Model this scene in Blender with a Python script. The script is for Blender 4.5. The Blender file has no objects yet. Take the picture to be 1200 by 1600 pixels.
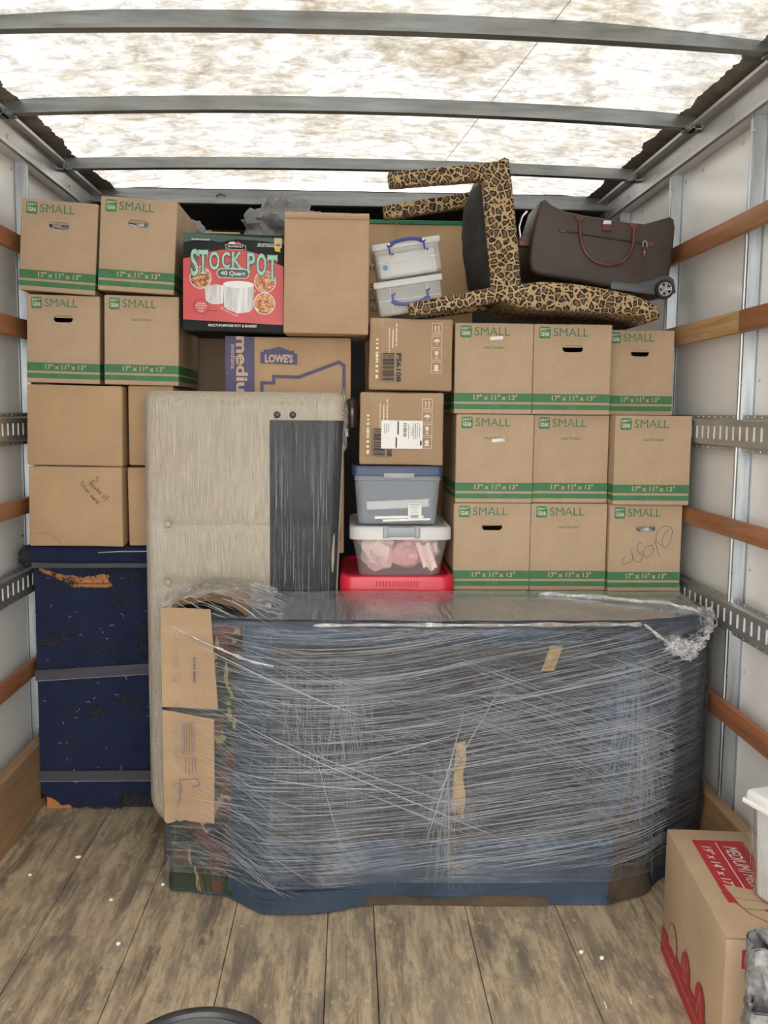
import bpy, bmesh, math, random
from mathutils import Vector, Matrix, noise
R = math.radians
PI = math.pi
rnd = random.Random(7)
sc = bpy.context.scene
COL = sc.collection

# ------------------------------------------------------------------ camera
cam = bpy.data.cameras.new('camera')
camo = bpy.data.objects.new('camera', cam)
COL.objects.link(camo)
cam.sensor_fit = 'VERTICAL'
cam.sensor_height = 24.0
cam.lens = 24.0 * 1450 / 1600
cam.clip_start = 0.05
_p, _y, _r = R(6.1), R(2.26), R(.54)
_f = Vector((math.sin(_y) * math.cos(_p), math.cos(_y) * math.cos(_p), -math.sin(_p)))
_rt = Vector((math.cos(_y), -math.sin(_y), 0))
_up = _rt.cross(_f)
_r2 = _rt * math.cos(_r) + _up * math.sin(_r)
_u2 = _up * math.cos(_r) - _rt * math.sin(_r)
camo.matrix_world = Matrix(((_r2.x, _u2.x, -_f.x, 0), (_r2.y, _u2.y, -_f.y, 0), (_r2.z, _u2.z, -_f.z, 1.5), (0, 0, 0, 1)))
sc.camera = camo

# ------------------------------------------------------------------ world: bright overcast sky
w = bpy.data.worlds.new('overcast_sky')
sc.world = w
w.use_nodes = True
bg = w.node_tree.nodes['Background']
bg.inputs[0].default_value = (1.0, 0.99, 0.968, 1)
bg.inputs[1].default_value = 6.5
sc.view_settings.view_transform = 'Standard'
sc.view_settings.look = 'None'
sc.view_settings.gamma = 1
sc.view_settings.use_curve_mapping = False
sc.view_settings.exposure = -0.06
sc.cycles.max_bounces = 10
sc.cycles.diffuse_bounces = 6
sc.cycles.transparent_max_bounces = 16


# ------------------------------------------------------------------ material helpers
class NT:
    def __init__(s, name):
        s.m = bpy.data.materials.new(name)
        s.m.use_nodes = True
        s.t = s.m.node_tree
        s.b = s.t.nodes['Principled BSDF']
        s.out = s.t.nodes['Material Output']

    def n(s, typ, **kw):
        nd = s.t.nodes.new(typ)
        for k, v in kw.items():
            if k.startswith('i_'):
                k = k[2:]
                k = int(k) if k.isdigit() else k.replace('_', ' ')
                if hasattr(v, 'is_output') or isinstance(v, bpy.types.NodeSocket):
                    s.t.links.new(v, nd.inputs[k])
                else:
                    nd.inputs[k].default_value = v
            else:
                setattr(nd, k, v)
        return nd

    def l(s, a, b):
        s.t.links.new(a, b)

    def coord(s, scale=(1, 1, 1), rot=(0, 0, 0), kind='Object'):
        tc = s.n('ShaderNodeTexCoord')
        mp = s.n('ShaderNodeMapping')
        mp.inputs['Scale'].default_value = scale
        mp.inputs['Rotation'].default_value = rot
        s.l(tc.outputs[kind], mp.inputs['Vector'])
        return mp.outputs[0]

    def noise(s, vec, scale, detail=3, rough=.55, dist=0):
        nd = s.n('ShaderNodeTexNoise')
        nd.inputs['Scale'].default_value = scale
        nd.inputs['Detail'].default_value = detail
        nd.inputs['Roughness'].default_value = rough
        nd.inputs['Distortion'].default_value = dist
        s.l(vec, nd.inputs['Vector'])
        return nd.outputs[0]

    def ramp(s, fac, stops, interp='LINEAR'):
        nd = s.n('ShaderNodeValToRGB')
        cr = nd.color_ramp
        cr.interpolation = interp
        while len(cr.elements) < len(stops):
            cr.elements.new(.5)
        for e, (p, c) in zip(cr.elements, stops):
            e.position = p
            e.color = (c, c, c, 1) if isinstance(c, (int, float)) else (*c, 1)
        s.l(fac, nd.inputs[0])
        return nd.outputs[0]

    def mix(s, fac, a, b, mode='MIX'):
        nd = s.n('ShaderNodeMix', data_type='RGBA', blend_type=mode)
        for k, v in ((0, fac), (6, a), (7, b)):
            if isinstance(v, bpy.types.NodeSocket):
                s.l(v, nd.inputs[k])
            elif isinstance(v, (int, float)):
                nd.inputs[k].default_value = v
            else:
                nd.inputs[k].default_value = (*v, 1)
        return nd.outputs[2]

    def math(s, op, a, b=0.0):
        nd = s.n('ShaderNodeMath', operation=op)
        for k, v in ((0, a), (1, b)):
            if isinstance(v, bpy.types.NodeSocket):
                s.l(v, nd.inputs[k])
            else:
                nd.inputs[k].default_value = v
        return nd.outputs[0]

    def bump(s, h, strength=.3, dist=.002):
        nd = s.n('ShaderNodeBump')
        nd.inputs['Strength'].default_value = strength
        nd.inputs['Distance'].default_value = dist
        s.l(h, nd.inputs['Height'])
        s.l(nd.outputs[0], s.b.inputs['Normal'])

    def set(s, color=None, rough=None, metal=None, **kw):
        for k, v in (('Base Color', color), ('Roughness', rough), ('Metallic', metal), *[(q.replace('_', ' '), x) for q, x in kw.items()]):
            if v is None:
                continue
            if isinstance(v, bpy.types.NodeSocket):
                s.l(v, s.b.inputs[k])
            elif isinstance(v, tuple) and len(v) == 3:
                s.b.inputs[k].default_value = (*v, 1)
            else:
                s.b.inputs[k].default_value = v
        return s.m


def noisy(name, c1, c2, scale=8, rough=.6, metal=0, bump=.1, stretch=(1, 1, 1), detail=4, bscale=None, **kw):
    t = NT(name)
    v = t.coord(stretch)
    f = t.noise(v, scale, detail)
    c = t.ramp(f, [(.32, c1), (.68, c2)])
    if bump:
        t.bump(t.noise(v, bscale or scale * 3, 3), bump)
    return t.set(c, rough, metal, **kw)


M = {}
# kraft cardboard
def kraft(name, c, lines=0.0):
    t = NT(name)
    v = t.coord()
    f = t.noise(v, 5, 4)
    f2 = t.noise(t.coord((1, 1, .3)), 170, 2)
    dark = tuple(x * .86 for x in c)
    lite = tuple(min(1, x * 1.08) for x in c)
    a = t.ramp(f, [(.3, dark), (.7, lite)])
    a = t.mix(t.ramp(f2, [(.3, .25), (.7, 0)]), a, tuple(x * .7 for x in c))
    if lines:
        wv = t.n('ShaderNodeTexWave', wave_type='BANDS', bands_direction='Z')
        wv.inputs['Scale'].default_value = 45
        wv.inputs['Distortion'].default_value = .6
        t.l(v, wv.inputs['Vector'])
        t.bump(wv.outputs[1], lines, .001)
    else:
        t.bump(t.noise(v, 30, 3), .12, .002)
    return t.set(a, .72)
M['kraft'] = kraft('kraft_cardboard', (.47, .335, .215))
M['kraft2'] = kraft('rough_kraft_cardboard', (.46, .30, .165))
M['kraft3'] = kraft('ribbed_kraft_cardboard', (.47, .315, .19), .35)
M['kraft4'] = kraft('golden_kraft_cardboard', (.39, .26, .145), .12)
M['kraft_sheet'] = kraft('brown_cardboard_sheet', (.37, .25, .145))
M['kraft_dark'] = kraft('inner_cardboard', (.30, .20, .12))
M['flap'] = M['kraft']


def flat(name, c, rough=.6, v=.1, **kw):
    return noisy(name, tuple(x * (1 - v) for x in c), tuple(min(1, x * (1 + v)) for x in c), 25, rough, bump=0, **kw)
M['green'] = flat('green_ink', (.045, .17, .065))
M['green_light'] = flat('green_logo_ink', (.06, .19, .08), v=.2)
M['ink_kraft'] = flat('unprinted_lettering', (.50, .37, .24))
M['black_ink'] = flat('black_ink', (.02, .02, .022))
M['purple'] = flat('purple_blue_ink', (.075, .065, .15))
M['red_ink'] = flat('crimson_ink', (.40, .025, .035))
M['white_ink'] = flat('white_ink', (.72, .70, .66), v=.04)
M['faint_ink'] = flat('faint_pale_ink', (.76, .66, .50), v=.05)
M['pale_ink'] = flat('pale_logo_lettering', (.66, .62, .50))
M['paper'] = flat('white_label_paper', (.78, .77, .74), .5, v=.03)

# tape: clear glossy film
def film(name, color, base, amount, layers, rough=.22, bumpd=.002, gloss=.05):
    """clear plastic film: transparent, with creases that scatter light"""
    t = NT(name)
    acc = None
    for scale, rot, nscale, lo, hi, gain in layers:
        v = t.coord(scale, rot)
        f = t.noise(v, nscale, 3, .6, .4)
        r = t.ramp(f, [(lo, 0.0), (hi, gain)])
        acc = r if acc is None else t.math('MAXIMUM', acc, r)
    a = t.math('ADD', t.math('MULTIPLY', acc, amount), base)
    t.set(color, rough, 0)
    if bumpd:
        t.bump(acc, .9, bumpd)
    t.b.inputs['Specular IOR Level'].default_value = .6
    tr = t.n('ShaderNodeBsdfTransparent')
    gl = t.n('ShaderNodeBsdfGlossy')
    gl.inputs['Roughness'].default_value = rough
    bp = [n for n in t.t.nodes if n.type == 'BUMP']
    if bp:
        t.l(bp[0].outputs[0], gl.inputs['Normal'])
    lw = t.n('ShaderNodeFresnel')
    lw.inputs['IOR'].default_value = 1.45
    m1 = t.n('ShaderNodeMixShader')
    t.l(t.math('MULTIPLY', lw.outputs[0], gloss / .05), m1.inputs[0])
    t.l(tr.outputs[0], m1.inputs[1])
    t.l(gl.outputs[0], m1.inputs[2])
    m2 = t.n('ShaderNodeMixShader')
    t.l(a, m2.inputs[0])
    t.l(m1.outputs[0], m2.inputs[1])
    t.l(t.b.outputs[0], m2.inputs[2])
    t.l(m2.outputs[0], t.out.inputs[0])
    return t.m
M['tape'] = film('clear_packing_tape', (.66, .60, .50), .03, .22, [((1, 1, .35), (0, .5, 0), 30, .56, .72, 1)], .4, .0003, .004)
M['tape_thin'] = film('thin_clear_tape', (.62, .52, .38), .02, .14, [((1, 1, .35), (0, .5, 0), 30, .55, .75, 1)], .4, .0003, .004)
M['tape_dark'] = film('dull_grey_tape', (.045, .045, .058), .90, .08, [((1, 1, 4), (0, 0, 0), 20, .45, .7, 1)], .55, 0, .0)
M['wrap'] = film('stretch_wrap_film', (.60, .64, .69), .02, .30,
                 [((.35, .35, 14), (0, R(4), 0), 9, .53, .70, .8), ((.4, .4, 18), (0, R(-9), 0), 8, .55, .72, .7),
                  ((.5, .5, 40), (0, R(2), 0), 9, .56, .72, .6), ((9, 9, .6), (0, R(8), 0), 9, .58, .76, .4),
                  ((1, 1, 1.2), (0, 0, 0), 5, .50, .75, .28)], .17, .008, .045)
M['wrap_top'] = film('stretch_wrap_over_top', (.60, .66, .72), .16, .5,
                 [((14, .6, 1), (0, 0, R(38)), 6, .5, .72, .7), ((11, .5, 1), (0, 0, R(-52)), 7, .53, .75, .6),
                  ((1, 8, 1), (0, 0, 0), 6, .5, .8, .4)], .16, .003, .11)
M['wrap_soft'] = film('stretch_wrap_vertical_creases', (.66, .65, .62), .004, .07,
                 [((22, 22, .35), (0, R(1), 0), 7, .55, .75, .9)], .2, .002, .02)
M['wrap_strand'] = flat('bunched_clear_film', (.70, .73, .77), .18, v=.05)
M['wrap_strand'].node_tree.nodes['Principled BSDF'].inputs['Alpha'].default_value = .37
M['wrap_bunch'] = film('crumpled_clear_film', (.78, .79, .80), .10, .55, [((1, 1, 1), (0, 0, 0), 26, .48, .72, 1), ((1, 6, 1), (.4, .3, 0), 18, .55, .7, .8)], .18, .0015, .04)

# metals
def metal(name, c1, c2, rough=.38, stretch=(4, 4, .5)):
    t = NT(name)
    v = t.coord(stretch)
    f = t.noise(v, 9, 5, .6)
    r = t.ramp(t.noise(v, 4, 3), [(.3, rough - .08), (.7, rough + .15)])
    t.bump(t.noise(v, 20, 2), .06, .002)
    return t.set(t.ramp(f, [(.3, c1), (.7, c2)]), r, .85)
M['galv'] = metal('galvanised_steel', (.33, .355, .37), (.54, .57, .59))
M['galv_x'] = metal('weathered_roof_bow_steel', (.20, .215, .215), (.33, .34, .335), .42, (.6, 5, 5))
M['alu'] = metal('brushed_aluminium', (.55, .54, .52), (.72, .71, .69), .35, (1, .4, 1))
M['steel_dark'] = metal('dull_track_steel', (.40, .41, .40), (.58, .585, .575), .4, (1, .5, 3))
M['chrome'] = metal('chrome', (.8, .8, .8), (.9, .9, .9), .15)

# white wall panel
t = NT('white_wall_panel')
v = t.coord()
f = t.noise(v, 1.7, 5)
scuff = t.ramp(t.noise(t.coord((1, 1, 3)), 14, 8, .75), [(.66, 0.0), (.74, .45)])
c = t.mix(scuff, t.ramp(f, [(.3, (.80, .79, .76)), (.7, (.85, .84, .81))]), (.42, .41, .38))
t.bump(t.noise(v, 3, 2), .08, .004)
M['panel'] = t.set(c, .24)

# woods
def wood(name, c1, c2, axis_scale=(30, 1.6, 30), rough=.5, bump=.15, speck=None):
    t = NT(name)
    v = t.coord(axis_scale)
    f = t.noise(v, 1.6, 6, .65, .8)
    c = t.ramp(f, [(.28, c1), (.72, c2)])
    if speck:
        c = t.mix(t.ramp(t.noise(t.coord(), 3.2, 5, .7), [(.48, 0.0), (.68, .75)]), c, speck)
    t.bump(t.noise(v, 5, 3), bump, .002)
    return t.set(c, rough)
M['rail'] = wood('red_oak_rail', (.21, .075, .03), (.40, .165, .07), speck=(.30, .17, .085))
M['rail_pale'] = wood('worn_pale_oak_rail', (.27, .15, .07), (.50, .31, .15))
M['kick'] = wood('plywood_kick_board', (.24, .14, .07), (.42, .26, .13), rough=.55)
M['pine'] = wood('orange_pine', (.36, .13, .035), (.50, .21, .07), (3, 30, 30), .35)

# floor: laminated strips, worn and dirty
def floor_mat(seed):
    t = NT('worn_laminated_floor')
    tc = t.n('ShaderNodeTexCoord')
    mp = t.n('ShaderNodeMapping')
    mp.inputs['Rotation'].default_value = (0, 0, R(90))
    mp.inputs['Location'].default_value = (seed * .37, 0, 0)
    t.l(tc.outputs['Object'], mp.inputs['Vector'])
    br = t.n('ShaderNodeTexBrick')
    br.inputs['Scale'].default_value = 1
    br.inputs['Brick Width'].default_value = .85
    br.inputs['Row Height'].default_value = .0345
    br.inputs['Mortar Size'].default_value = .0006
    br.inputs['Mortar Smooth'].default_value = .4
    br.inputs['Color1'].default_value = (.0, .0, .0, 1)
    br.inputs['Color2'].default_value = (1, 1, 1, 1)
    br.inputs['Mortar'].default_value = (.2, .2, .2, 1)
    t.l(mp.outputs[0], br.inputs['Vector'])
    strip = t.ramp(br.outputs['Color'], [(.0, (.17, .13, .09)), (.3, (.30, .235, .16)), (.7, (.37, .29, .20)), (1, (.50, .395, .26))])
    grain = t.noise(t.coord((60, 2.2, 1)), 2.0, 9, .75, .3)
    c = t.mix(t.ramp(grain, [(.38, .65), (.56, 0.0)]), strip, (.12, .095, .07))
    wear = t.noise(t.coord((11, 2.0, 1)), 1.7, 10, .80, .3)
    c = t.mix(t.ramp(wear, [(.45, 0.0), (.58, .75)]), c, (.60, .485, .315))
    dirt = t.noise(t.coord((7, 2.2, 1), (0, 0, .12)), 1.5, 10, .80, .3)
    c = t.mix(t.ramp(dirt, [(.40, .70), (.51, 0.0)]), c, (.15, .13, .11))
    blot = t.noise(t.coord((1, 1, 1)), 2.6, 8, .7)
    c = t.mix(t.ramp(blot, [(.50, 0.0), (.68, .5)]), c, (.42, .34, .235))
    for sc_, rt_, lo, hi, am, cc in (((80, 1.3, 1), 24, .68, .71, .45, (.60, .52, .40)), ((60, 1.0, 1), -17, .69, .73, .6, (.07, .06, .055)), ((50, 1.4, 1), 68, .70, .73, .35, (.60, .52, .40)), ((26, .8, 1), 9, .70, .75, .6, (.09, .075, .065))):
        q = t.noise(t.coord(sc_, (0, 0, R(rt_))), 1.5, 4, .6, .3)
        c = t.mix(t.ramp(q, [(lo, 0.0), (hi, am)]), c, cc)
    t.bump(t.math('ADD', grain, br.outputs['Fac']), .25, .0015)
    return t.set(c, .5)
M['floor'] = floor_mat(0)
M['floor2'] = floor_mat(1)

# roof: translucent fibreglass sheet
t = NT('translucent_fibreglass_roof')
fib = t.noise(t.coord((1.6, 2.6, 1), (0, 0, .5)), 7, 12, .78, .5)
fib2 = t.noise(t.coord((2.4, 1.4, 1), (0, 0, -.6)), 3.2, 9, .72, .5)
c = t.ramp(fib, [(.36, (.50, .475, .44)), (.48, (.70, .685, .66)), (.58, (1, .99, .98))])
c2 = t.ramp(fib2, [(.34, (.66, .62, .56)), (.54, (1, 1, 1))])
c = t.mix(1.0, c, c2, 'MULTIPLY')
st = t.noise(t.coord((2.2, 1.4, 1)), 1.25, 6, .66, .4)
c = t.mix(t.ramp(st, [(.48, 0.0), (.66, .7)]), c, (.60, .50, .34), 'MULTIPLY')
c = t.mix(1.0, c, (.275, .275, .275), 'MULTIPLY')
tl = t.n('ShaderNodeBsdfTranslucent')
t.l(c, tl.inputs[0])
t.set(c, .5)
ms = t.n('ShaderNodeMixShader')
ms.inputs[0].default_value = .12
t.l(tl.outputs[0], ms.inputs[1])
t.l(t.b.outputs[0], ms.inputs[2])
t.l(ms.outputs[0], t.out.inputs[0])
M['roof'] = t.m
M['resin_rail_shade'] = noisy('dark_resin_and_rail_shade', (.13, .115, .09), (.26, .23, .185), 12, .6)  # painted rail shade on the roof edge strips, resin on drip and seam
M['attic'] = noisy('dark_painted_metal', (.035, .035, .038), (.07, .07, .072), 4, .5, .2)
M['rivet'] = metal('rivet_steel', (.5, .5, .5), (.75, .75, .75), .3)

# fabrics
t = NT('navy_quilted_blanket')
v = t.coord()
nb = t.noise(v, 7, 5)
c = t.ramp(nb, [(.3, (.004, .008, .030)), (.7, (.008, .016, .052))])
pat = t.math('MULTIPLY', t.ramp(t.noise(v, 6.5, 8, .78, .3), [(.56, 0.0), (.63, 1)]), t.ramp(t.noise(v, 90, 4, .7), [(.42, 0.0), (.5, 1)]))
c = t.mix(pat, c, (.012, .011, .011))
c = t.mix(t.ramp(t.noise(v, 230, 3, .7), [(.70, 0.0), (.76, .55)]), c, (.22, .19, .13))
t.bump(t.noise(v, 120, 3), .5, .002)
M['navy'] = t.set(c, .95)
M['fuzz'] = noisy('black_shredded_stuffing', (.008, .008, .009), (.045, .042, .04), 150, .95, bump=.8)
M['thread'] = flat('white_thread', (.7, .68, .6))

t = NT('oatmeal_linen')
v1 = t.coord((120, 120, 3))
v2 = t.coord((3, 3, 150))
a = t.noise(v1, 4, 3, .7)
b = t.noise(v2, 4, 3, .7)
c = t.mix(t.ramp(a, [(.40, 0.0), (.62, 1)]), (.36, .31, .245), (.57, .51, .40))
c = t.mix(t.ramp(b, [(.45, .0), (.66, .55)]), c, (.30, .275, .24))
t.bump(a, .4, .001)
M['linen'] = t.set(c, .85)
M['black_cloth'] = noisy('black_dust_cloth', (.005, .006, .007), (.018, .021, .023), 3, .6, stretch=(30, 30, 1), bump=.4)
M['black_cover'] = noisy('charcoal_dust_cover', (.010, .010, .010), (.024, .023, .022), 6, .85, stretch=(3, 3, 1), bump=.3)

t = NT('leopard_print_fabric')
v0 = t.coord()
dn = t.n('ShaderNodeTexNoise')
dn.inputs['Scale'].default_value = 60
dn.inputs['Detail'].default_value = 2
t.l(v0, dn.inputs['Vector'])
add = t.n('ShaderNodeVectorMath', operation='MULTIPLY_ADD')
t.l(dn.outputs[1], add.inputs[0])
add.inputs[1].default_value = (.014, .014, .014)
t.l(v0, add.inputs[2])
vo = t.n('ShaderNodeTexVoronoi', feature='DISTANCE_TO_EDGE')
vo.inputs['Scale'].default_value = 44
vo.inputs['Randomness'].default_value = .95
t.l(add.outputs[0], vo.inputs['Vector'])
brk = t.ramp(t.noise(v0, 85, 2), [(.34, 0.0), (.40, 1)])
ring = t.ramp(vo.outputs['Distance'], [(.0, 0.0), (.07, 0.0), (.10, 1.0), (.24, 1.0), (.29, 0.0)])
core = t.ramp(vo.outputs['Distance'], [(.16, 0.0), (.22, 1.0)])
c = t.mix(core, t.ramp(t.noise(v0, 14, 3), [(.3, (.42, .28, .13)), (.7, (.52, .37, .19))]), (.165, .105, .06))
c = t.mix(t.math('MULTIPLY', ring, brk), c, (.012, .009, .008))
t.bump(t.noise(v0, 300, 2), .3, .001)
M['leopard'] = t.set(c, .85)

M['bag'] = noisy('brown_nylon_twill', (.040, .026, .020), (.066, .044, .034), 5, .5, bump=.35, bscale=300)
M['leather'] = noisy('oxblood_leather', (.085, .025, .018), (.14, .045, .032), 30, .35)
M['black_plastic'] = noisy('black_plastic', (.012, .012, .013), (.03, .03, .03), 30, .4)
M['grey_plastic'] = noisy('charcoal_plastic', (.06, .065, .065), (.085, .09, .09), 12, .38)

t = NT('slate_blue_moving_pad')
v = t.coord()
f = t.noise(v, 3.2, 5, .6)
c = t.ramp(f, [(.36, (.012, .018, .028)), (.62, (.038, .062, .10))])
wv = t.n('ShaderNodeTexWave', wave_type='BANDS', bands_direction='DIAGONAL')
wv.inputs['Scale'].default_value = 14
wv.inputs['Distortion'].default_value = 3
t.l(v, wv.inputs['Vector'])
t.bump(wv.outputs[1], .35, .004)
M['pad'] = t.set(c, .85)
M['pad_blue'] = noisy('blue_moving_pad', (.016, .028, .048), (.034, .056, .088), 6, .85, bump=.4, bscale=30)
M['pad_dark'] = noisy('dark_slate_blanket', (.020, .020, .021), (.050, .049, .050), 3, .85, bump=.3, bscale=30)
M['pad_brown'] = noisy('brown_moving_pad', (.04, .026, .016), (.085, .055, .032), 9, .85, bump=.4, bscale=40)
M['batting'] = noisy('yellowed_torn_batting', (.22, .14, .05), (.42, .30, .12), 30, .9, bump=.6)

t = NT('woodland_camouflage_cloth')
v = t.coord((1, 1, .7))
n1 = t.noise(v, 9, 3, .5, .9)
n2 = t.noise(t.coord((1, 1, .8), (0, .6, 0)), 11, 3, .5, 1.1)
n3 = t.noise(t.coord((1, 1, 1), (0, 2, 0)), 13, 3, .5, 1.2)
c = t.ramp(n1, [(.0, (.02, .03, .015)), (.50, (.028, .045, .022)), (.52, (.085, .035, .022))], 'CONSTANT')
c = t.mix(t.ramp(n2, [(.0, 0.0), (.60, 1.0)], 'CONSTANT'), c, (.20, .17, .085))
c = t.mix(t.ramp(n3, [(.0, 0.0), (.60, 1.0)], 'CONSTANT'), c, (.012, .012, .011))
M['camo'] = t.set(c, .85)


def plastic(name, c, alpha, rough=.35):
    t = NT(name)
    cc = t.ramp(t.noise(t.coord(), 6, 3), [(.3, tuple(x * .94 for x in c)), (.7, c)])
    t.bump(t.noise(t.coord(), 9, 2), .05, .003)
    return t.set(cc, rough, 0, Alpha=alpha)
M['frost'] = plastic('frosted_clear_plastic', (.80, .81, .80), .42, .3)
M['frost_lid'] = plastic('frosted_lid_plastic', (.86, .86, .84), .72, .3)
M['bin_clear'] = plastic('thin_clear_bin_plastic', (.86, .84, .84), .20, .25)
M['milky'] = plastic('milky_clear_plastic', (.84, .84, .82), .66, .3)
M['smoke'] = plastic('clear_plastic_over_blue_grey', (.50, .55, .60), .42, .25)
M['navy_plastic'] = plastic('navy_plastic', (.03, .05, .12), 1, .4)
M['red_plastic'] = plastic('cherry_red_plastic', (.62, .015, .045), 1, .35)
M['blue_plastic'] = plastic('royal_blue_plastic', (.03, .055, .30), 1, .35)
M['latch'] = plastic('grey_latch_plastic', (.33, .36, .38), 1, .4)
M['white_plastic'] = plastic('white_plastic', (.80, .80, .78), 1, .4)
M['pink'] = noisy('pink_tissue_wrapping', (.70, .27, .29), (.80, .48, .46), 6, .7, bump=.3)
M['peach'] = noisy('peach_tissue_wrapping', (.80, .58, .50), (.88, .74, .68), 6, .7, bump=.3)
M['slate'] = noisy('slate_blue_liner', (.07, .10, .14), (.12, .16, .20), 4, .6)
M['moulding'] = flat('white_moulding', (.85, .84, .80), .5, v=.03)
M['greybag'] = noisy('grey_plastic_sack', (.13, .135, .14), (.24, .245, .25), 8, .35, bump=.5)
M['newsgrey'] = noisy('grey_felt_pad', (.13, .13, .13), (.30, .295, .29), 60, .9, bump=.7)
M['knob'] = noisy('dark_brown_varnish', (.03, .016, .014), (.06, .035, .03), 5, .15)
M['teal'] = flat('teal_fabric', (.015, .05, .065))
M['yellow'] = flat('yellow_plastic', (.6, .5, .03))
M['green_tape'] = flat('green_tape', (.012, .17, .07), .3)
M['red_print'] = noisy('red_carton_print', (.50, .03, .03), (.60, .045, .04), 8, .35, bump=0)
M['black_print'] = noisy('black_carton_print', (.014, .017, .016), (.03, .034, .032), 8, .7, bump=0, Specular_IOR_Level=.15)
M['green_print'] = noisy('dark_green_carton_print', (.012, .05, .035), (.02, .085, .055), 5, .35, bump=0)
M['mint'] = noisy('mint_lettering', (.24, .45, .35), (.42, .63, .52), 30, .4, bump=0)
M['pot_grey'] = noisy('printed_aluminium_pot', (.40, .40, .39), (.80, .80, .78), 9, .4, bump=0, stretch=(8, 1, .4))
t = NT('printed_food')
c = t.ramp(t.noise(t.coord(), 70, 3, .6, 1.0), [(.3, (.05, .02, .012)), (.45, (.40, .10, .03)), (.55, (.62, .28, .10)), (.7, (.78, .62, .30))])
M['food'] = t.set(c, .4)
M['asphalt'] = noisy('concrete_yard', (.22, .22, .21), (.32, .31, .30), 3, .9)


# ------------------------------------------------------------------ geometry helpers
_cache = {}


def text2d(body, bold=0.0):
    k = (body, bold)
    if k not in _cache:
        cu = bpy.data.curves.new('txt', 'FONT')
        cu.body = body
        cu.size = 1
        cu.resolution_u = 3
        cu.offset = bold
        ob = bpy.data.objects.new('txt', cu)
        me = bpy.data.meshes.new_from_object(ob)
        vs = [(p.co.x, p.co.y) for p in me.vertices]
        fs = [tuple(p.vertices) for p in me.polygons]
        bpy.data.objects.remove(ob)
        bpy.data.meshes.remove(me)
        x0 = min(p[0] for p in vs); x1 = max(p[0] for p in vs)
        y0 = min(p[1] for p in vs); y1 = max(p[1] for p in vs)
        _cache[k] = ([((p[0] - x0) / (x1 - x0) - .5, (p[1] - y0) / (y1 - y0) - .5) for p in vs], fs)
    return _cache[k]


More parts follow.
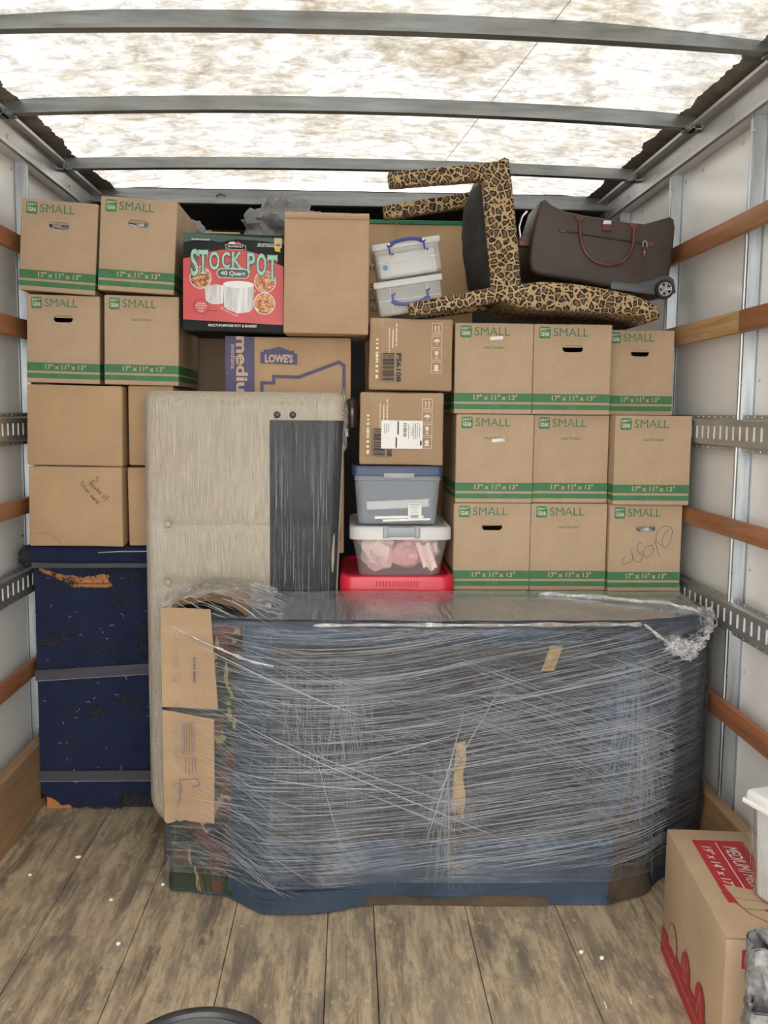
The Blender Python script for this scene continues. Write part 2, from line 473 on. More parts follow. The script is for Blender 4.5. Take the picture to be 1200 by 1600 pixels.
class MB:
    def __init__(s):
        s.v = []; s.f = []; s.m = []

    def add(s, vs, fs, m=0, T=None):
        o = len(s.v)
        if T is not None:
            vs = [T @ Vector(p) for p in vs]
        s.v += [tuple(p) for p in vs]
        s.f += [tuple(i + o for i in f) for f in fs]
        s.m += [m] * len(fs)
        return s

    def box(s, x0, x1, y0, y1, z0, z1, m=0, T=None):
        vs = [(x, y, z) for z in (z0, z1) for y in (y0, y1) for x in (x0, x1)]
        return s.add(vs, [(0, 2, 3, 1), (4, 5, 7, 6), (0, 1, 5, 4), (2, 6, 7, 3), (0, 4, 6, 2), (1, 3, 7, 5)], m, T)

    def rbox(s, x0, x1, y0, y1, z0, z1, bev=.01, seg=3, m=0, T=None, taper=0, jit=0, sub=0):
        bm = bmesh.new()
        bmesh.ops.create_cube(bm, size=1)
        for p in bm.verts:
            k = 1 - taper if p.co.z < 0 else 1
            p.co = Vector(((x0 + x1) / 2 + p.co.x * (x1 - x0) * k, (y0 + y1) / 2 + p.co.y * (y1 - y0) * k, (z0 + z1) / 2 + p.co.z * (z1 - z0)))
        if bev:
            bmesh.ops.bevel(bm, geom=bm.edges[:], offset=bev, segments=seg, affect='EDGES', profile=.5)
        if sub:
            bmesh.ops.subdivide_edges(bm, edges=bm.edges[:], cuts=sub, use_grid_fill=True)
        if jit:
            for p in bm.verts:
                q = noise.noise_vector(p.co * 6 + Vector((x0 * 7, y0 * 3, z0 * 5)))
                p.co += q * jit
        return s.bm(bm, m, T)

    def bm(s, bm, m=0, T=None):
        bm.verts.index_update()
        vs = [p.co.copy() for p in bm.verts]
        fs = [tuple(q.index for q in f.verts) for f in bm.faces]
        bm.free()
        return s.add(vs, fs, m, T)

    def bprism(s, poly, y0, y1, bev=.01, seg=2, m=0, T=None, cuts=0, fn=None):
        """polygon in xz extruded along y with rounded rims"""
        bm = bmesh.new()
        a = [bm.verts.new((x, y0, z)) for x, z in poly]
        f = bm.faces.new(a)
        r = bmesh.ops.extrude_face_region(bm, geom=[f])
        nv = [e for e in r['geom'] if isinstance(e, bmesh.types.BMVert)]
        for p in nv:
            p.co.y = y1
        bmesh.ops.recalc_face_normals(bm, faces=bm.faces[:])
        if bev:
            es = [e for e in bm.edges if abs(e.verts[0].co.y - e.verts[1].co.y) < 1e-6]
            bmesh.ops.bevel(bm, geom=es, offset=bev, segments=seg, affect='EDGES', profile=.5)
        if fn:
            for p in bm.verts:
                p.co = fn(p.co)
        return s.bm(bm, m, T)

    def grid(s, fn, nu, nv, m=0, T=None, keep=None):
        vs = [fn(i / nu, j / nv) for j in range(nv + 1) for i in range(nu + 1)]
        fs = []
        for j in range(nv):
            for i in range(nu):
                if keep and not keep((i + .5) / nu, (j + .5) / nv):
                    continue
                a = j * (nu + 1) + i
                fs.append((a, a + 1, a + nu + 2, a + nu + 1))
        return s.add(vs, fs, m, T)

    def tube(s, path, r, n=8, m=0, T=None, closed=False, flat=1.0):
        P = [Vector(p) for p in path]
        k = len(P)
        rr = r if callable(r) else (lambda u: r)
        vs = []; up = None
        for i, p in enumerate(P):
            a = P[(i - 1) % k] if (closed or i) else p
            b = P[(i + 1) % k] if (closed or i < k - 1) else p
            d = (b - a).normalized()
            if up is None:
                up = Vector((0, 0, 1)) if abs(d.z) < .9 else Vector((0, 1, 0))
            x = d.cross(up).normalized()
            up = x.cross(d).normalized()
            q = rr(i / (k - 1))
            for j in range(n):
                t_ = 2 * PI * j / n
                vs.append(p + (x * math.cos(t_) * q + up * math.sin(t_) * q * flat))
        fs = []
        for i in range(k if closed else k - 1):
            for j in range(n):
                a = i * n + j; b = i * n + (j + 1) % n
                c = ((i + 1) % k) * n + (j + 1) % n; d = ((i + 1) % k) * n + j
                fs.append((a, b, c, d))
        if not closed:
            fs.append(tuple(range(n))[::-1]); fs.append(tuple(range((k - 1) * n, k * n)))
        return s.add(vs, fs, m, T)

    def lathe(s, prof, n=24, c=(0, 0, 0), axis='Z', m=0, T=None):
        vs = []
        for r, h in prof:
            for j in range(n):
                t_ = 2 * PI * j / n
                x, y = r * math.cos(t_), r * math.sin(t_)
                vs.append((c[0] + x, c[1] + y, c[2] + h) if axis == 'Z' else ((c[0] + x, c[1] + h, c[2] + y) if axis == 'Y' else (c[0] + h, c[1] + x, c[2] + y)))
        fs = []
        for i in range(len(prof) - 1):
            for j in range(n):
                fs.append((i * n + j, i * n + (j + 1) % n, (i + 1) * n + (j + 1) % n, (i + 1) * n + j))
        fs.append(tuple(range(n))[::-1]); fs.append(tuple(range((len(prof) - 1) * n, len(prof) * n)))
        return s.add(vs, fs, m, T)

    # flat print on the local xz plane facing -y
    def poly(s, pts, y=0, m=0, T=None):
        return s.add([(x, y, z) for x, z in pts], [tuple(range(len(pts)))], m, T)

    def rect(s, x0, x1, z0, z1, y=0, m=0, T=None):
        return s.poly([(x0, z0), (x1, z0), (x1, z1), (x0, z1)], y, m, T)

    def rrect(s, x0, x1, z0, z1, r, y=0, m=0, T=None, n=5):
        pts = []
        for cx, cz, a in ((x1 - r, z0 + r, -90), (x1 - r, z1 - r, 0), (x0 + r, z1 - r, 90), (x0 + r, z0 + r, 180)):
            for i in range(n + 1):
                q = R(a + 90 * i / n)
                pts.append((cx + r * math.cos(q), cz + r * math.sin(q)))
        return s.poly(pts, y, m, T)

    def disc(s, cx, cz, r, y=0, m=0, T=None, rz=None, n=28):
        return s.poly([(cx + r * math.cos(2 * PI * i / n), cz + (rz or r) * math.sin(2 * PI * i / n)) for i in range(n)], y, m, T)

    def line(s, pts, wd, y=0, m=0, T=None, closed=False):
        pts = [Vector((x, 0, z)) for x, z in pts]
        if closed:
            pts.append(pts[0])
        for kk, (a, b) in enumerate(zip(pts, pts[1:])):
            d = (b - a)
            if d.length < 1e-6:
                continue
            d.normalize()
            q = Vector((-d.z, 0, d.x)) * wd / 2
            a2 = a - d * wd * .4; b2 = b + d * wd * .4
            s.add([(p.x, y - .00025 * (kk % 3), p.z) for p in (a2 - q, b2 - q, b2 + q, a2 + q)], [(0, 1, 2, 3)], m, T)
        return s

    def bars(s, cx, cz, ln, ht, y, m=0, seed=0, T=None):
        """a line of print too small to read, running downwards: short uneven dashes"""
        q = random.Random(seed); z = cz + ln / 2
        while z > cz - ln / 2:
            k = q.uniform(.4, 1.6) * ht
            s.rect(cx - ht / 2, cx + ht / 2, z - k, z, y, m, T); z -= k + q.choice((.25, .3, .9)) * ht
        return s

    def text(s, body, cx, cz, wd, ht, y=-.0012, m=0, rot=0, bold=0.0, T=None, skew=0):
        vs, fs = text2d(body, bold)
        c_, s_ = math.cos(R(rot)), math.sin(R(rot))
        o = []
        for a, b in vs:
            a = a * wd + b * ht * skew; b = b * ht
            o.append((cx + a * c_ - b * s_, y, cz + a * s_ + b * c_))
        return s.add(o, fs, m, T)

    def build(s, name, mats, parent=None, smooth=False, kind=None, loc=None):
        me = bpy.data.meshes.new(name)
        me.from_pydata(s.v, [], s.f)
        for q in (mats if isinstance(mats, (list, tuple)) else [mats]):
            me.materials.append(M[q] if isinstance(q, str) else q)
        me.polygons.foreach_set('material_index', s.m)
        if smooth:
            me.polygons.foreach_set('use_smooth', [True] * len(s.f))
            try:
                me.set_sharp_from_angle(angle=R(smooth if smooth is not True else 40))
            except Exception:
                pass
        me.update()
        ob = bpy.data.objects.new(name, me)
        COL.objects.link(ob)
        if parent is not None:
            ob.parent = parent
        if kind:
            ob['kind'] = kind
        return ob


def thing(name, label, cat, loc=(0, 0, 0), rot=(0, 0, 0), group=None, kind=None):
    o = bpy.data.objects.new(name, None)
    o.empty_display_size = .05
    COL.objects.link(o)
    o.location = loc
    o.rotation_euler = rot
    if label:
        o['label'] = label
    if cat:
        o['category'] = cat
    if group:
        o['group'] = group
    if kind:
        o['kind'] = kind
    return o


def copy_thing(src, label, loc, rot=(0, 0, 0), group=None, scale=None):
    c = src.copy(); COL.objects.link(c)
    c.location = loc; c.rotation_euler = rot; c['label'] = label
    if scale:
        c.scale = scale
    if group:
        c['group'] = group
    for ch in list(src.children):
        d = ch.copy(); COL.objects.link(d); d.parent = c
        for g in list(ch.children):
            e = g.copy(); COL.objects.link(e); e.parent = d
    return c


def blob(c, r, amp, freq, seed, n=20, m=16, flatz=1.0):
    """crumpled lump: returns (verts, faces)"""
    vs = []; fs = []
    for j in range(m + 1):
        ph = PI * j / m
        for i in range(n):
            th = 2 * PI * i / n
            d = Vector((math.sin(ph) * math.cos(th), math.sin(ph) * math.sin(th), math.cos(ph)))
            k = 1 + amp * noise.noise(d * freq + Vector((seed, seed * 2, 0))) + amp * .5 * abs(noise.noise(d * freq * 2.7 + Vector((seed, 0, 3))))
            vs.append((c[0] + d.x * r[0] * k, c[1] + d.y * r[1] * k, c[2] + d.z * r[2] * k))
    for j in range(m):
        for i in range(n):
            fs.append((j * n + i, j * n + (i + 1) % n, (j + 1) * n + (i + 1) % n, (j + 1) * n + i))
    return vs, fs


# ================================================================== THE TRUCK BODY (setting)
XL, XR = -1.176, 1.204          # inner faces of the wooden rails
Y0, Y1, YH = -.3, 5.3, 4.52     # tail opening, front wall, last roof header

g = MB(); g.box(-30, 30, -40, Y0 - .3, -1.05, -.95)
o = g.build('ground_yard', 'asphalt', kind='structure')

# floor of planks
fl = thing('floor', None, None, kind='structure')
xs = [-1.20, -1.165, -.888, -.608, -.332, -.053, .085, .365, .643, .92, 1.195, 1.24]
for i, (a, b) in enumerate(zip(xs, xs[1:])):
    g = MB(); g.rbox(a + .0012, b - .0012, Y0, Y1, -.035, 0, .0012, 1)
    g.build('plank', M['floor2'] if i % 2 else M['floor'], fl)
g = MB(); g.box(-1.25, 1.26, Y0, Y1, -.06, -.036)
g.build('subfloor', 'attic', fl)
g = MB()
for yy in (.9, 1.33, 1.78, 2.22, 2.60, 2.98, 3.32):
    for a, b in zip(xs[1:], xs[2:]):
        for k in range(3):
            if b - a < .1 and k == 1:
                continue
            x = a + (b - a) * (.14 + .36 * k) + rnd.uniform(-.012, .012)
            g.lathe([(.007 + rnd.uniform(-.003, .002), 0.0002), (.006, .0007)], 9, (x, yy + rnd.uniform(-.012, .012), 0))
M['plug'] = noisy('wooden_plug', (.32, .25, .155), (.58, .46, .29), 9, .6)
g.build('screw_plugs', 'plug', fl, kind='stuff')

# walls
def hat(g, side, y, x_in, depth, z0, z1, wi=.016, wf=.030):
    """hat-section post; side -1 left, +1 right"""
    s_ = side
    prof = [(x_in + s_ * depth, y - wf), (x_in + s_ * (depth - .003), y - wf), (x_in + s_ * (depth - .004), y - wi - .004), (x_in, y - wi), (x_in, y - .006), (x_in + s_ * .004, y - .004), (x_in + s_ * .004, y + .004),
            (x_in, y + .006), (x_in, y + wi), (x_in + s_ * (depth - .004), y + wi + .004), (x_in + s_ * (depth - .003), y + wf), (x_in + s_ * depth, y + wf)]
    n = len(prof)
    vs = [(px, py, z) for z in (z0, z1) for px, py in prof]
    g.add(vs, [(i, (i + 1) % n, n + (i + 1) % n, n + i) for i in range(n)])


def etrack(parent, side, x_in, z0, z1, y0, y1):
    """logistic track with a row of slots punched right through"""
    g = MB()
    x_out = x_in + side * .016
    zf0, zf1 = z0 + .018, z1 - .018
    s0, s1 = zf0 + .018, zf1 - .018
    T = .0025
    a, b = sorted((x_in, x_in + side * T))
    g.box(a, b, y0, y1, zf0, s0)
    g.box(a, b, y0, y1, s1, zf1)
    pitch = .0508; y = y0
    while y < y1 - pitch:
        g.box(a, b, y, y + pitch - .016, s0, s1)
        # bent-in lip on the slot's far edge
        c, d = sorted((x_in + side * .001, x_in + side * .011))
        g.box(c, d, y + pitch - .0022, y + pitch - .0002, s0, s1, 1)
        y += pitch
    g.box(a, b, y, y1, s0, s1)
    c, d = sorted((x_in + side * .010, x_in + side * .013))
    g.box(c, d, y0, y1, s0 - .006, s1 + .006, 1)
    for za, zb, zc in ((zf0, z0 + .012, z0), (zf1, z1 - .012, z1)):
        g.add([(x_in, y0, za), (x_in, y1, za), (x_out, y1, zb), (x_out, y0, zb)], [(0, 1, 2, 3)])
        c, d = sorted((x_out, x_out + side * .0025))
        lo, hi = sorted((zb, zc))
        g.box(c, d, y0, y1, lo, hi)
    tr = g.build('e_track', ['steel_dark', 'panel'], parent)
    g = MB(); y = y0 + .03
    while y < y1:
        for z in (z0 + .006, z1 - .006):
            g.lathe([(.003, -side * .0), (.002, -side * .0015)], 7, (x_out - side * .0006, y, z), 'X')
        y += .0508
    g.build('fixing_holes', 'rivet', tr, kind='stuff')


def wall(side, name, xr, xp, xpanel, kick_x):
    W = thing(name, None, None, kind='structure')
    a, b = sorted((xpanel, xpanel + side * .02))
    g = MB(); g.box(a, b, Y0, Y1 - .001, -.05, 2.52); g.build('wall_panel', 'panel', W)
    dpt = abs(xpanel - xp)
    posts = [.19, .86, 1.53, 2.20, 2.885, 3.605, 4.26, 4.93]
    for yy in posts:
        g = MB(); hat(g, side, yy, xp, dpt, .0, 2.43); g.build('wall_post', 'galv', W)
    # wooden rails
    th = .022
    for z0, z1, pale in ((2.060, 2.122, 0), (1.757, 1.826, 1), (1.118, 1.176, 0), (.498, .560, 0) if side < 0 else (.522, .588, 0)):
        joints = [Y0, .86, 2.873 if (side > 0 and pale) else 1.53, Y1] if side > 0 else [Y0, 2.2, Y1]
        for k, (ya, yb) in enumerate(zip(joints, joints[1:])):
            x0, x1 = sorted((xr, xr + side * th))
            g = MB(); g.rbox(x0, x1, ya + .001, yb - .001, z0, z1, .004, 2)
            g.build('wood_rail', 'rail_pale' if (pale and side > 0 and k == 2) else 'rail', W, 30)
    etrack(W, side, xr + side * .010, 1.388 if side > 0 else 1.372, 1.503 if side > 0 else 1.487, Y0, 4.4)
    etrack(W, side, xr + side * .010, .806, .922, Y0, 4.4)
    # kick boards
    x0, x1 = sorted((kick_x, kick_x + side * .04))
    for z0, z1 in ((0, .118), (.12, .255)):
        g = MB(); g.rbox(x0, x1, Y0, 4.9, z0, z1, .003, 1); g.build('kick_board', 'kick', W)
    # aluminium top rail: L-shaped extrusion with a lower lip
    pr = [(xpanel, 2.405), (xr + side * .012, 2.405), (xr + side * .006, 2.412), (xr + side * .006, 2.424), (xr + side * .014, 2.428), (xr + side * .010, 2.482),
          (xr - side * .004, 2.49), (xr - side * .026, 2.492), (xr - side * .028, 2.502), (xr + side * .03, 2.512), (xpanel, 2.512)]
    g = MB(); n = len(pr)
    g.add([(x, y, z) for y in (Y0, 4.52) for x, z in pr], [(i, (i + 1) % n, n + (i + 1) % n, n + i) for i in range(n)])
    tr = g.build('top_rail', 'alu', W)
    g = MB()
    for k in range(60):
        yy = Y0 + .1 + k * .09
        g.lathe([(.006, 0), (.005, -side * .003)], 8, (xr + side * .012, yy, 2.445), 'X') if k % 4 == 0 else None
        g.lathe([(.007, 0), (.0045, -side * .003)], 8, (xpanel, yy * 1.9, 2.372), 'X') if k % 2 == 0 and yy * 1.9 < 5 else None
    for yy in posts:
        for z in (2.36, 1.6, 1.01, .68):
            g.lathe([(.007, 0), (.004, -side * .003)], 8, (xp, yy - .014, z), 'X')
            g.lathe([(.007, 0), (.004, -side * .003)], 8, (xpanel, yy - .05, z + .012), 'X')
    g.build('rivets', 'rivet', W, kind='stuff')
    return W
wall(-1, 'wall_left', XL, XL - .020, XL - .060, -1.150)
wall(1, 'wall_right', XR, XR + .020, XR + .060, 1.190)

# front wall and the dark space under the opaque nose
Wb = thing('wall_front', None, None, kind='structure')
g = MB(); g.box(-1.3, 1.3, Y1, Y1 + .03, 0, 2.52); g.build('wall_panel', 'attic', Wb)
g = MB(); g.rbox(-.86, -.78, Y1 - .06, Y1 - .002, 0, 2.45, .004, 1); g.build('wall_post', 'galv_x', Wb)
g = MB(); g.rbox(.35, .42, Y1 - .06, Y1 - .002, 0, 2.45, .004, 1); g.build('wall_post', 'attic', Wb)

# ceiling: translucent roof, bows, header, opaque nose
def arc(x, zc, ze):
    u = (x - .014) / 1.2
    return zc - (zc - ze) * u * u
Cg = thing('ceiling', None, None, kind='structure')
g = MB()
g.grid(lambda u, v_: (XL - .05 + u * (XR - XL + .1), Y0 + v_ * (YH + .03 - Y0), arc(XL - .05 + u * (XR - XL + .1), 2.585, 2.520)), 24, 30)
g.build('roof_sheet', 'roof', Cg, True)
for s_, xe in ((-1, XL), (1, XR)):       # ragged dark strip whose colour stands in for the outside rail's shade
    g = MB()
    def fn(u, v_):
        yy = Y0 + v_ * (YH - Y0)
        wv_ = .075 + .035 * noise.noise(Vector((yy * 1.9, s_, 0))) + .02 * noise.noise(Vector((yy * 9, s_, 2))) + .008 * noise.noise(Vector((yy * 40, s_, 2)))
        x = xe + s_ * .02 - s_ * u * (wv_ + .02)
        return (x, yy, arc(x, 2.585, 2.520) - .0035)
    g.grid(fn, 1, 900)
    g.build('rail_shade_strip', 'resin_rail_shade', Cg, kind='stuff')
for yy in (0, .67, 1.34, 2.0, 2.655, 3.29, 3.957):
    g = MB()
    hgt = .046 if yy < 3.5 else .042
    zc, ze = {2.655: (2.530, 2.497), 3.29: (2.515, 2.482), 3.957: (2.494, 2.472)}.get(yy, (2.53, 2.497))
    N = 28
    x0, x1 = XL + .022, XR - .022
    prof = [(0, 0), (.036, 0), (.036, .004), (.036, hgt), (0, hgt)]
    vs = []
    for i in range(N + 1):
        x = x0 + (x1 - x0) * i / N
        for dy, dz in prof:
            vs.append((x, yy + dy - .018, arc(x, zc, ze) + dz))
    n = len(prof)
    fs = [(i * n + j, i * n + (j + 1) % n, (i + 1) * n + (j + 1) % n, (i + 1) * n + j) for i in range(N) for j in range(n)]
    fs += [tuple(range(n)), tuple(range(N * n, N * n + n))]
    g.add(vs, fs)
    # bracket at each end
    for s_, xe in ((-1, x0), (1, x1)):
        g.box(xe - .03, xe + .03, yy - .024, yy + .024, ze - .004, ze + .001)
        g.box(xe - .005, xe + .005, yy - .024, yy + .024, ze - .004, ze + .05)
    g.build('roof_bow', 'galv_x', Cg)
g = MB()
g.box(-1.25, 1.27, YH - .02, YH + .05, 2.475, 2.53)
g.rbox(-1.25, 1.27, YH - .035, YH - .02, 2.462, 2.498, .003, 1)
g.build('header_beam', 'galv_x', Cg)
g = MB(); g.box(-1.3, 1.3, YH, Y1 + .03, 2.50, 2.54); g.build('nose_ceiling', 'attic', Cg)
g = MB(); g.tube([(-.62, YH - .04, 2.497), (-.60, YH - .04, 2.508), (-.575, YH - .04, 2.500)], .006, 6); g.build('resin_drip', 'resin_rail_shade', Cg)
g = MB(); g.tube([(.62 - i * .022, 2.0 + i * .21, arc(.62, 2.583, 2.518) - .004) for i in range(12)], .0011, 4); g.build('roof_seam', 'resin_rail_shade', Cg)

# floor debris
t_ = MB()
for k, (x, y) in enumerate(((-.90, 3.02), (-.72, 2.74), (-.58, 2.83), (-1.02, 2.9), (.66, 2.43), (.71, 2.40), (-.64, 2.5))):
    v_, f_ = blob((x, y, .004), (.006 + .004 * (k == 0), .005, .004), .6, 2, k, 8, 6)
    t_.add(v_, f_)
for x, y, a in ((.665, 2.20, 1.5), (.735, 2.215, 1.45), (.60, 2.06, .4), (.70, 2.08, .9)):
    t_.box(-.013, .013, -.0016, .0016, .0005, .002, 0, Matrix.Translation((x, y, 0)) @ Matrix.Rotation(a, 4, 'Z'))
o = t_.build('paper_scraps', 'paper', kind='stuff'); o['label'] = 'tiny white scraps scattered on the worn plank floor'; o['category'] = 'debris'


# ================================================================== CARTONS "SMALL"
W_, H_, D_ = .2755, .314, .42


def box_shell(g, w_, h_, d_, hole=None, m=0):
    """front at y=0, base centred on x; optional hand hole (cx, cz, halfwidth, r)"""
    x0, x1 = -w_ / 2, w_ / 2
    b = .0025
    # sides, back, top, bottom with small chamfers
    ring = [(x0, b), (x0 + b, 0), (x1 - b, 0), (x1, b), (x1, d_ - b), (x1 - b, d_), (x0 + b, d_), (x0, d_ - b)]
    n = 8
    lv = [(0, b), (b, 0), (h_ - b, 0), (h_, b)]
    vs = []
    for z, ins in lv:
        for x, y in ring:
            cx = x + (ins if x < 0 else -ins)
            cy = y + (ins if y < d_ / 2 else -ins)
            vs.append((cx, cy, z))
    fs = []
    for k in range(3):
        for i in range(n):
            if hole and k == 1 and i == 1:
                continue
            fs.append((k * n + i, k * n + (i + 1) % n, (k + 1) * n + (i + 1) % n, (k + 1) * n + i))
    fs.append(tuple(range(n))[::-1]); fs.append(tuple(range(3 * n, 4 * n)))
    g.add(vs, fs, m)
    if hole:
        hx, hz, hw, r = hole
        bm = bmesh.new()
        out = [bm.verts.new(p) for p in ((x0 + b, 0, b), (x1 - b, 0, b), (x1 - b, 0, h_ - b), (x0 + b, 0, h_ - b))]
        inn = []
        for sx, a0 in ((1, -90), (-1, 90)):
            for i in range(9):
                q = R(a0 + 180 * i / 8)
                inn.append(bm.verts.new((hx + sx * hw + r * math.cos(q), 0, hz + r * math.sin(q))))
        es = [bm.edges.new((out[i], out[(i + 1) % 4])) for i in range(4)]
        k = len(inn)
        es += [bm.edges.new((inn[i], inn[(i + 1) % k])) for i in range(k)]
        bmesh.ops.triangle_fill(bm, edges=es, use_beauty=True)
        rim = [p.co.copy() for p in inn]
        g.bm(bm, m)
        g.add(rim + [Vector((p.x, .005, p.z)) for p in rim], [(i, (i + 1) % k, k + (i + 1) % k, k + i) for i in range(k)], m)


def small_print(hold):
    g = MB(); y = -.0008
    x0, x1 = -W_ / 2, W_ / 2
    # bands run round the carton
    for z0, z1 in ((.042, .072), (.016, .034)):
        g.rect(x0, x1, z0, z1, -.0004, 0)
        g.add([(x1 + .0004, 0, z0), (x1 + .0004, D_, z0), (x1 + .0004, D_, z1), (x1 + .0004, 0, z1)], [(0, 1, 2, 3)], 0)
        g.add([(x0 - .0004, 0, z0), (x0 - .0004, D_, z0), (x0 - .0004, D_, z1), (x0 - .0004, 0, z1)], [(3, 2, 1, 0)], 0)
    g.text('17" x 11" x 13"', .008, .0575, .155, .0185, y, 1, bold=.02)
    # logo tile
    g.rrect(x0 + .018, x0 + .058, .264, .305, .006, -.0004, 2)
    g.text('pen+', x0 + .038, .295, .033, .013, y - .0003, 3, bold=.0)
    g.text('GEAR', x0 + .038, .279, .031, .014, y - .0003, 3, bold=.02)
    g.text('SMALL', x0 + .130, .286, .124, .029, y, 0)
    if hold:
        g.text('FOLD TO HOLD', 0, .230, .076, .0075, y, 0, bold=.02)
    # circular marks on the right side
    T = Matrix.Translation((x1 + .0006, .06, .09)) @ Matrix.Rotation(R(90), 4, 'Z')
    for k in range(3):
        pts = [(.05 + k * .075 + .018 * math.cos(2 * PI * i / 18), .03 + .026 * math.sin(2 * PI * i / 18)) for i in range(18)]
        g.line(pts, .0022, 0, 0, T, True)
    return g


def make_small(name, label, hold, group):
    t = thing(name, label, 'box', group=group)
    g = MB(); box_shell(g, W_, H_, D_, None if hold else (0, .230, .024, .0125))
    if not hold:      # fold-back flap lip inside the hole
        g.box(-.036, .036, .006, .009, .234, .256)
        g.v[-1:]
    g.build('carton', 'kraft', t)
    if hold:
        g = MB(); g.line([(.038 * math.cos(a) * 1.0 + (0.0), .230 + .0125 * math.sin(a)) for a in [2 * PI * i / 24 for i in range(24)]], .0012, -.0006, 0, None, True)
        g.build('perforation', 'ink_kraft', t)
    small_print(hold).build('printed_front', ['green', 'ink_kraft', 'green_light', 'pale_ink'], t)
    g = MB()
    r_ = random.Random(11)
    for z0, z1 in ((0, .085), (.278, .314)):
        g = MB(); g.grid(lambda u, v_: (-.022 + u * .048, -.0026 - .0012 * abs(noise.noise(Vector((u * 5, v_ * 7, z0 * 9)))), z0 + .001 + v_ * (z1 - z0)), 10, 12)
        g.build('packing_tape', 'tape', t)
    return t


GR = 'small printed moving cartons in the right-hand stack'
GL = 'small printed moving cartons in the left-hand stack'
protoH = make_small('moving_carton', '', False, GR)   # with open hand hole
protoF = make_small('moving_carton', '', True, GR)    # with closed "fold to hold" tab
rows = [
    (0, (.516, 3.272, .869), (1, 1, 1), 'bottom row small printed carton with an open black hand hole, beside the pink-filled bin'),
    (1, (.7925, 3.272, .869), (1, 1, 1), 'bottom row centre small printed carton with closed hold tab, between two with hand holes'),
    (0, (1.064, 3.250, .869), (.95, 1, 1), 'small printed carton with a handwritten word scrawled in black marker under its hand hole'),
    (1, (.519, 3.272, 1.1845), (1, 1, 1), 'middle row small printed carton with closed hold tab, beside the blue-lidded bin'),
    (1, (.7955, 3.290, 1.1845), (.985, 1, 1), 'middle row small printed carton with closed hold tab, flanked by one on each side'),
    (1, (1.070, 3.225, 1.1845), (.985, 1, 1), 'middle row small printed carton touching the slotted wall track'),
    (1, (.509, 3.268, 1.5), (1, 1, 1), 'top row small printed carton with torn tape over its hold tab, beside the parcels'),
    (0, (.786, 3.268, 1.5), (1, 1, 1), 'top row centre small printed carton with hand hole, under the leopard chair back'),
    (0, (1.049, 3.345, 1.4995), (.90, 1, .97), 'set-back top row small printed carton with hand hole, beside the wood rail'),
]
first = {0: None, 1: None}
things_small = []
for hold, loc, scl, lab in rows:
    src = protoF if hold else protoH
    if first[hold] is None:
        src.location = loc; src.scale = scl; src['label'] = lab; first[hold] = 1; o = src
    else:
        o = copy_thing(src, lab, loc, (0, 0, 0), None, scl)
    o['group'] = GR
    things_small.append(o)
for hold, loc, rot, scl, lab in (
        (0, (-1.020, 3.35, 1.908), 3.6, (.955, 1, .99), 'topmost small printed carton against the left wall, grey plastic in its hand hole'),
        (0, (-.744, 3.34, 1.911), 3.2, (.955, 1, 1.015), 'top left-stack small printed carton beside the stock pot box, white stuff in hand hole'),
        (0, (-1.008, 3.36, 1.594), 1.2, (.92, 1, .975), 'lower left-stack small printed carton against the wall with dark hand hole'),
        (1, (-.732, 3.35, 1.5895), 1.0, (.945, 1, .99), 'lower left-stack small printed carton with closed hold tab, under the stock pot box level')):
    o = copy_thing(protoF if hold else protoH, lab, loc, (0, R(rot), 0), GL, scl)
    things_small.append(o)
# contents seen through three hand holes
def stuffing(parent, seed, mt, nm='packing_filler'):
    v_, f_ = blob((0, .05, .222), (.055, .03, .022), .7, 3, seed, 24, 18)
    g = MB(); g.add(v_, f_); g.build(nm, mt, parent, True)
M['filler'] = noisy('crumpled_grey_plastic', (.35, .36, .38), (.62, .63, .66), 40, .35, bump=.8)
stuffing(things_small[9], 1, 'filler'); stuffing(things_small[10], 5, 'paper'); stuffing(things_small[2], 3, 'filler')
# marker scrawl on the bottom right carton
def stroke(parent, strokes, wd, T=None, name='marker_writing', y=-.0012):
    g = MB()
    for s_ in strokes:
        P = [Vector((a, b)) for a, b in s_]
        if len(P) > 2:        # smooth by Catmull-Rom
            Q = [P[0]] + P + [P[-1]]; pts = []
            for i in range(1, len(Q) - 2):
                for k in range(6):
                    u = k / 6
                    a, b, c, d = Q[i - 1], Q[i], Q[i + 1], Q[i + 2]
                    q = .5 * ((2 * b) + (c - a) * u + (2 * a - 5 * b + 4 * c - d) * u * u + (3 * b - a - 3 * c + d) * u ** 3)
                    pts.append((q.x, q.y))
            pts.append(tuple(P[-1]))
        else:
            pts = [tuple(p) for p in P]
        g.line(pts, wd, y, 0, T)
    return g.build(name, 'black_ink', parent)
def cp(x, y):   # crop coordinates of the drawing -> carton face metres
    return ((x - 925) / 3.077 / 444 + .0, .314 - (y - 912) / 3.077 / 444)
stroke(things_small[2], [[cp(*p) for p in q] for q in (
    [(1012, 1112), (985, 1090), (982, 1055), (1008, 1022), (1045, 1016), (1063, 1040), (1055, 1085), (1033, 1122), (1018, 1112), (1014, 1080), (1028, 1048), (1046, 1036)],
    [(972, 1082), (985, 1120), (1001, 1166)],
    [(962, 1108), (930, 1120), (916, 1150), (930, 1170), (955, 1160), (970, 1135), (958, 1108)],
    [(908, 1095), (884, 1112), (888, 1140), (910, 1160), (906, 1186), (880, 1192), (862, 1170), (860, 1150)],
    [(862, 1130), (850, 1140), (862, 1165), (858, 1188), (836, 1200), (812, 1205), (808, 1188), (826, 1165)])], .0014)
# torn tape pieces
for ob, (x, z) in ((things_small[3], (.02, .215)), (things_small[6], (.015, .255))):
    g = MB(); g.grid(lambda u, v_: (x - .03 + u * .045, -.002 - .002 * math.sin(u * 5), z + v_ * .012 + .004 * u), 5, 2)
    g.build('torn_tape', 'paper', ob)

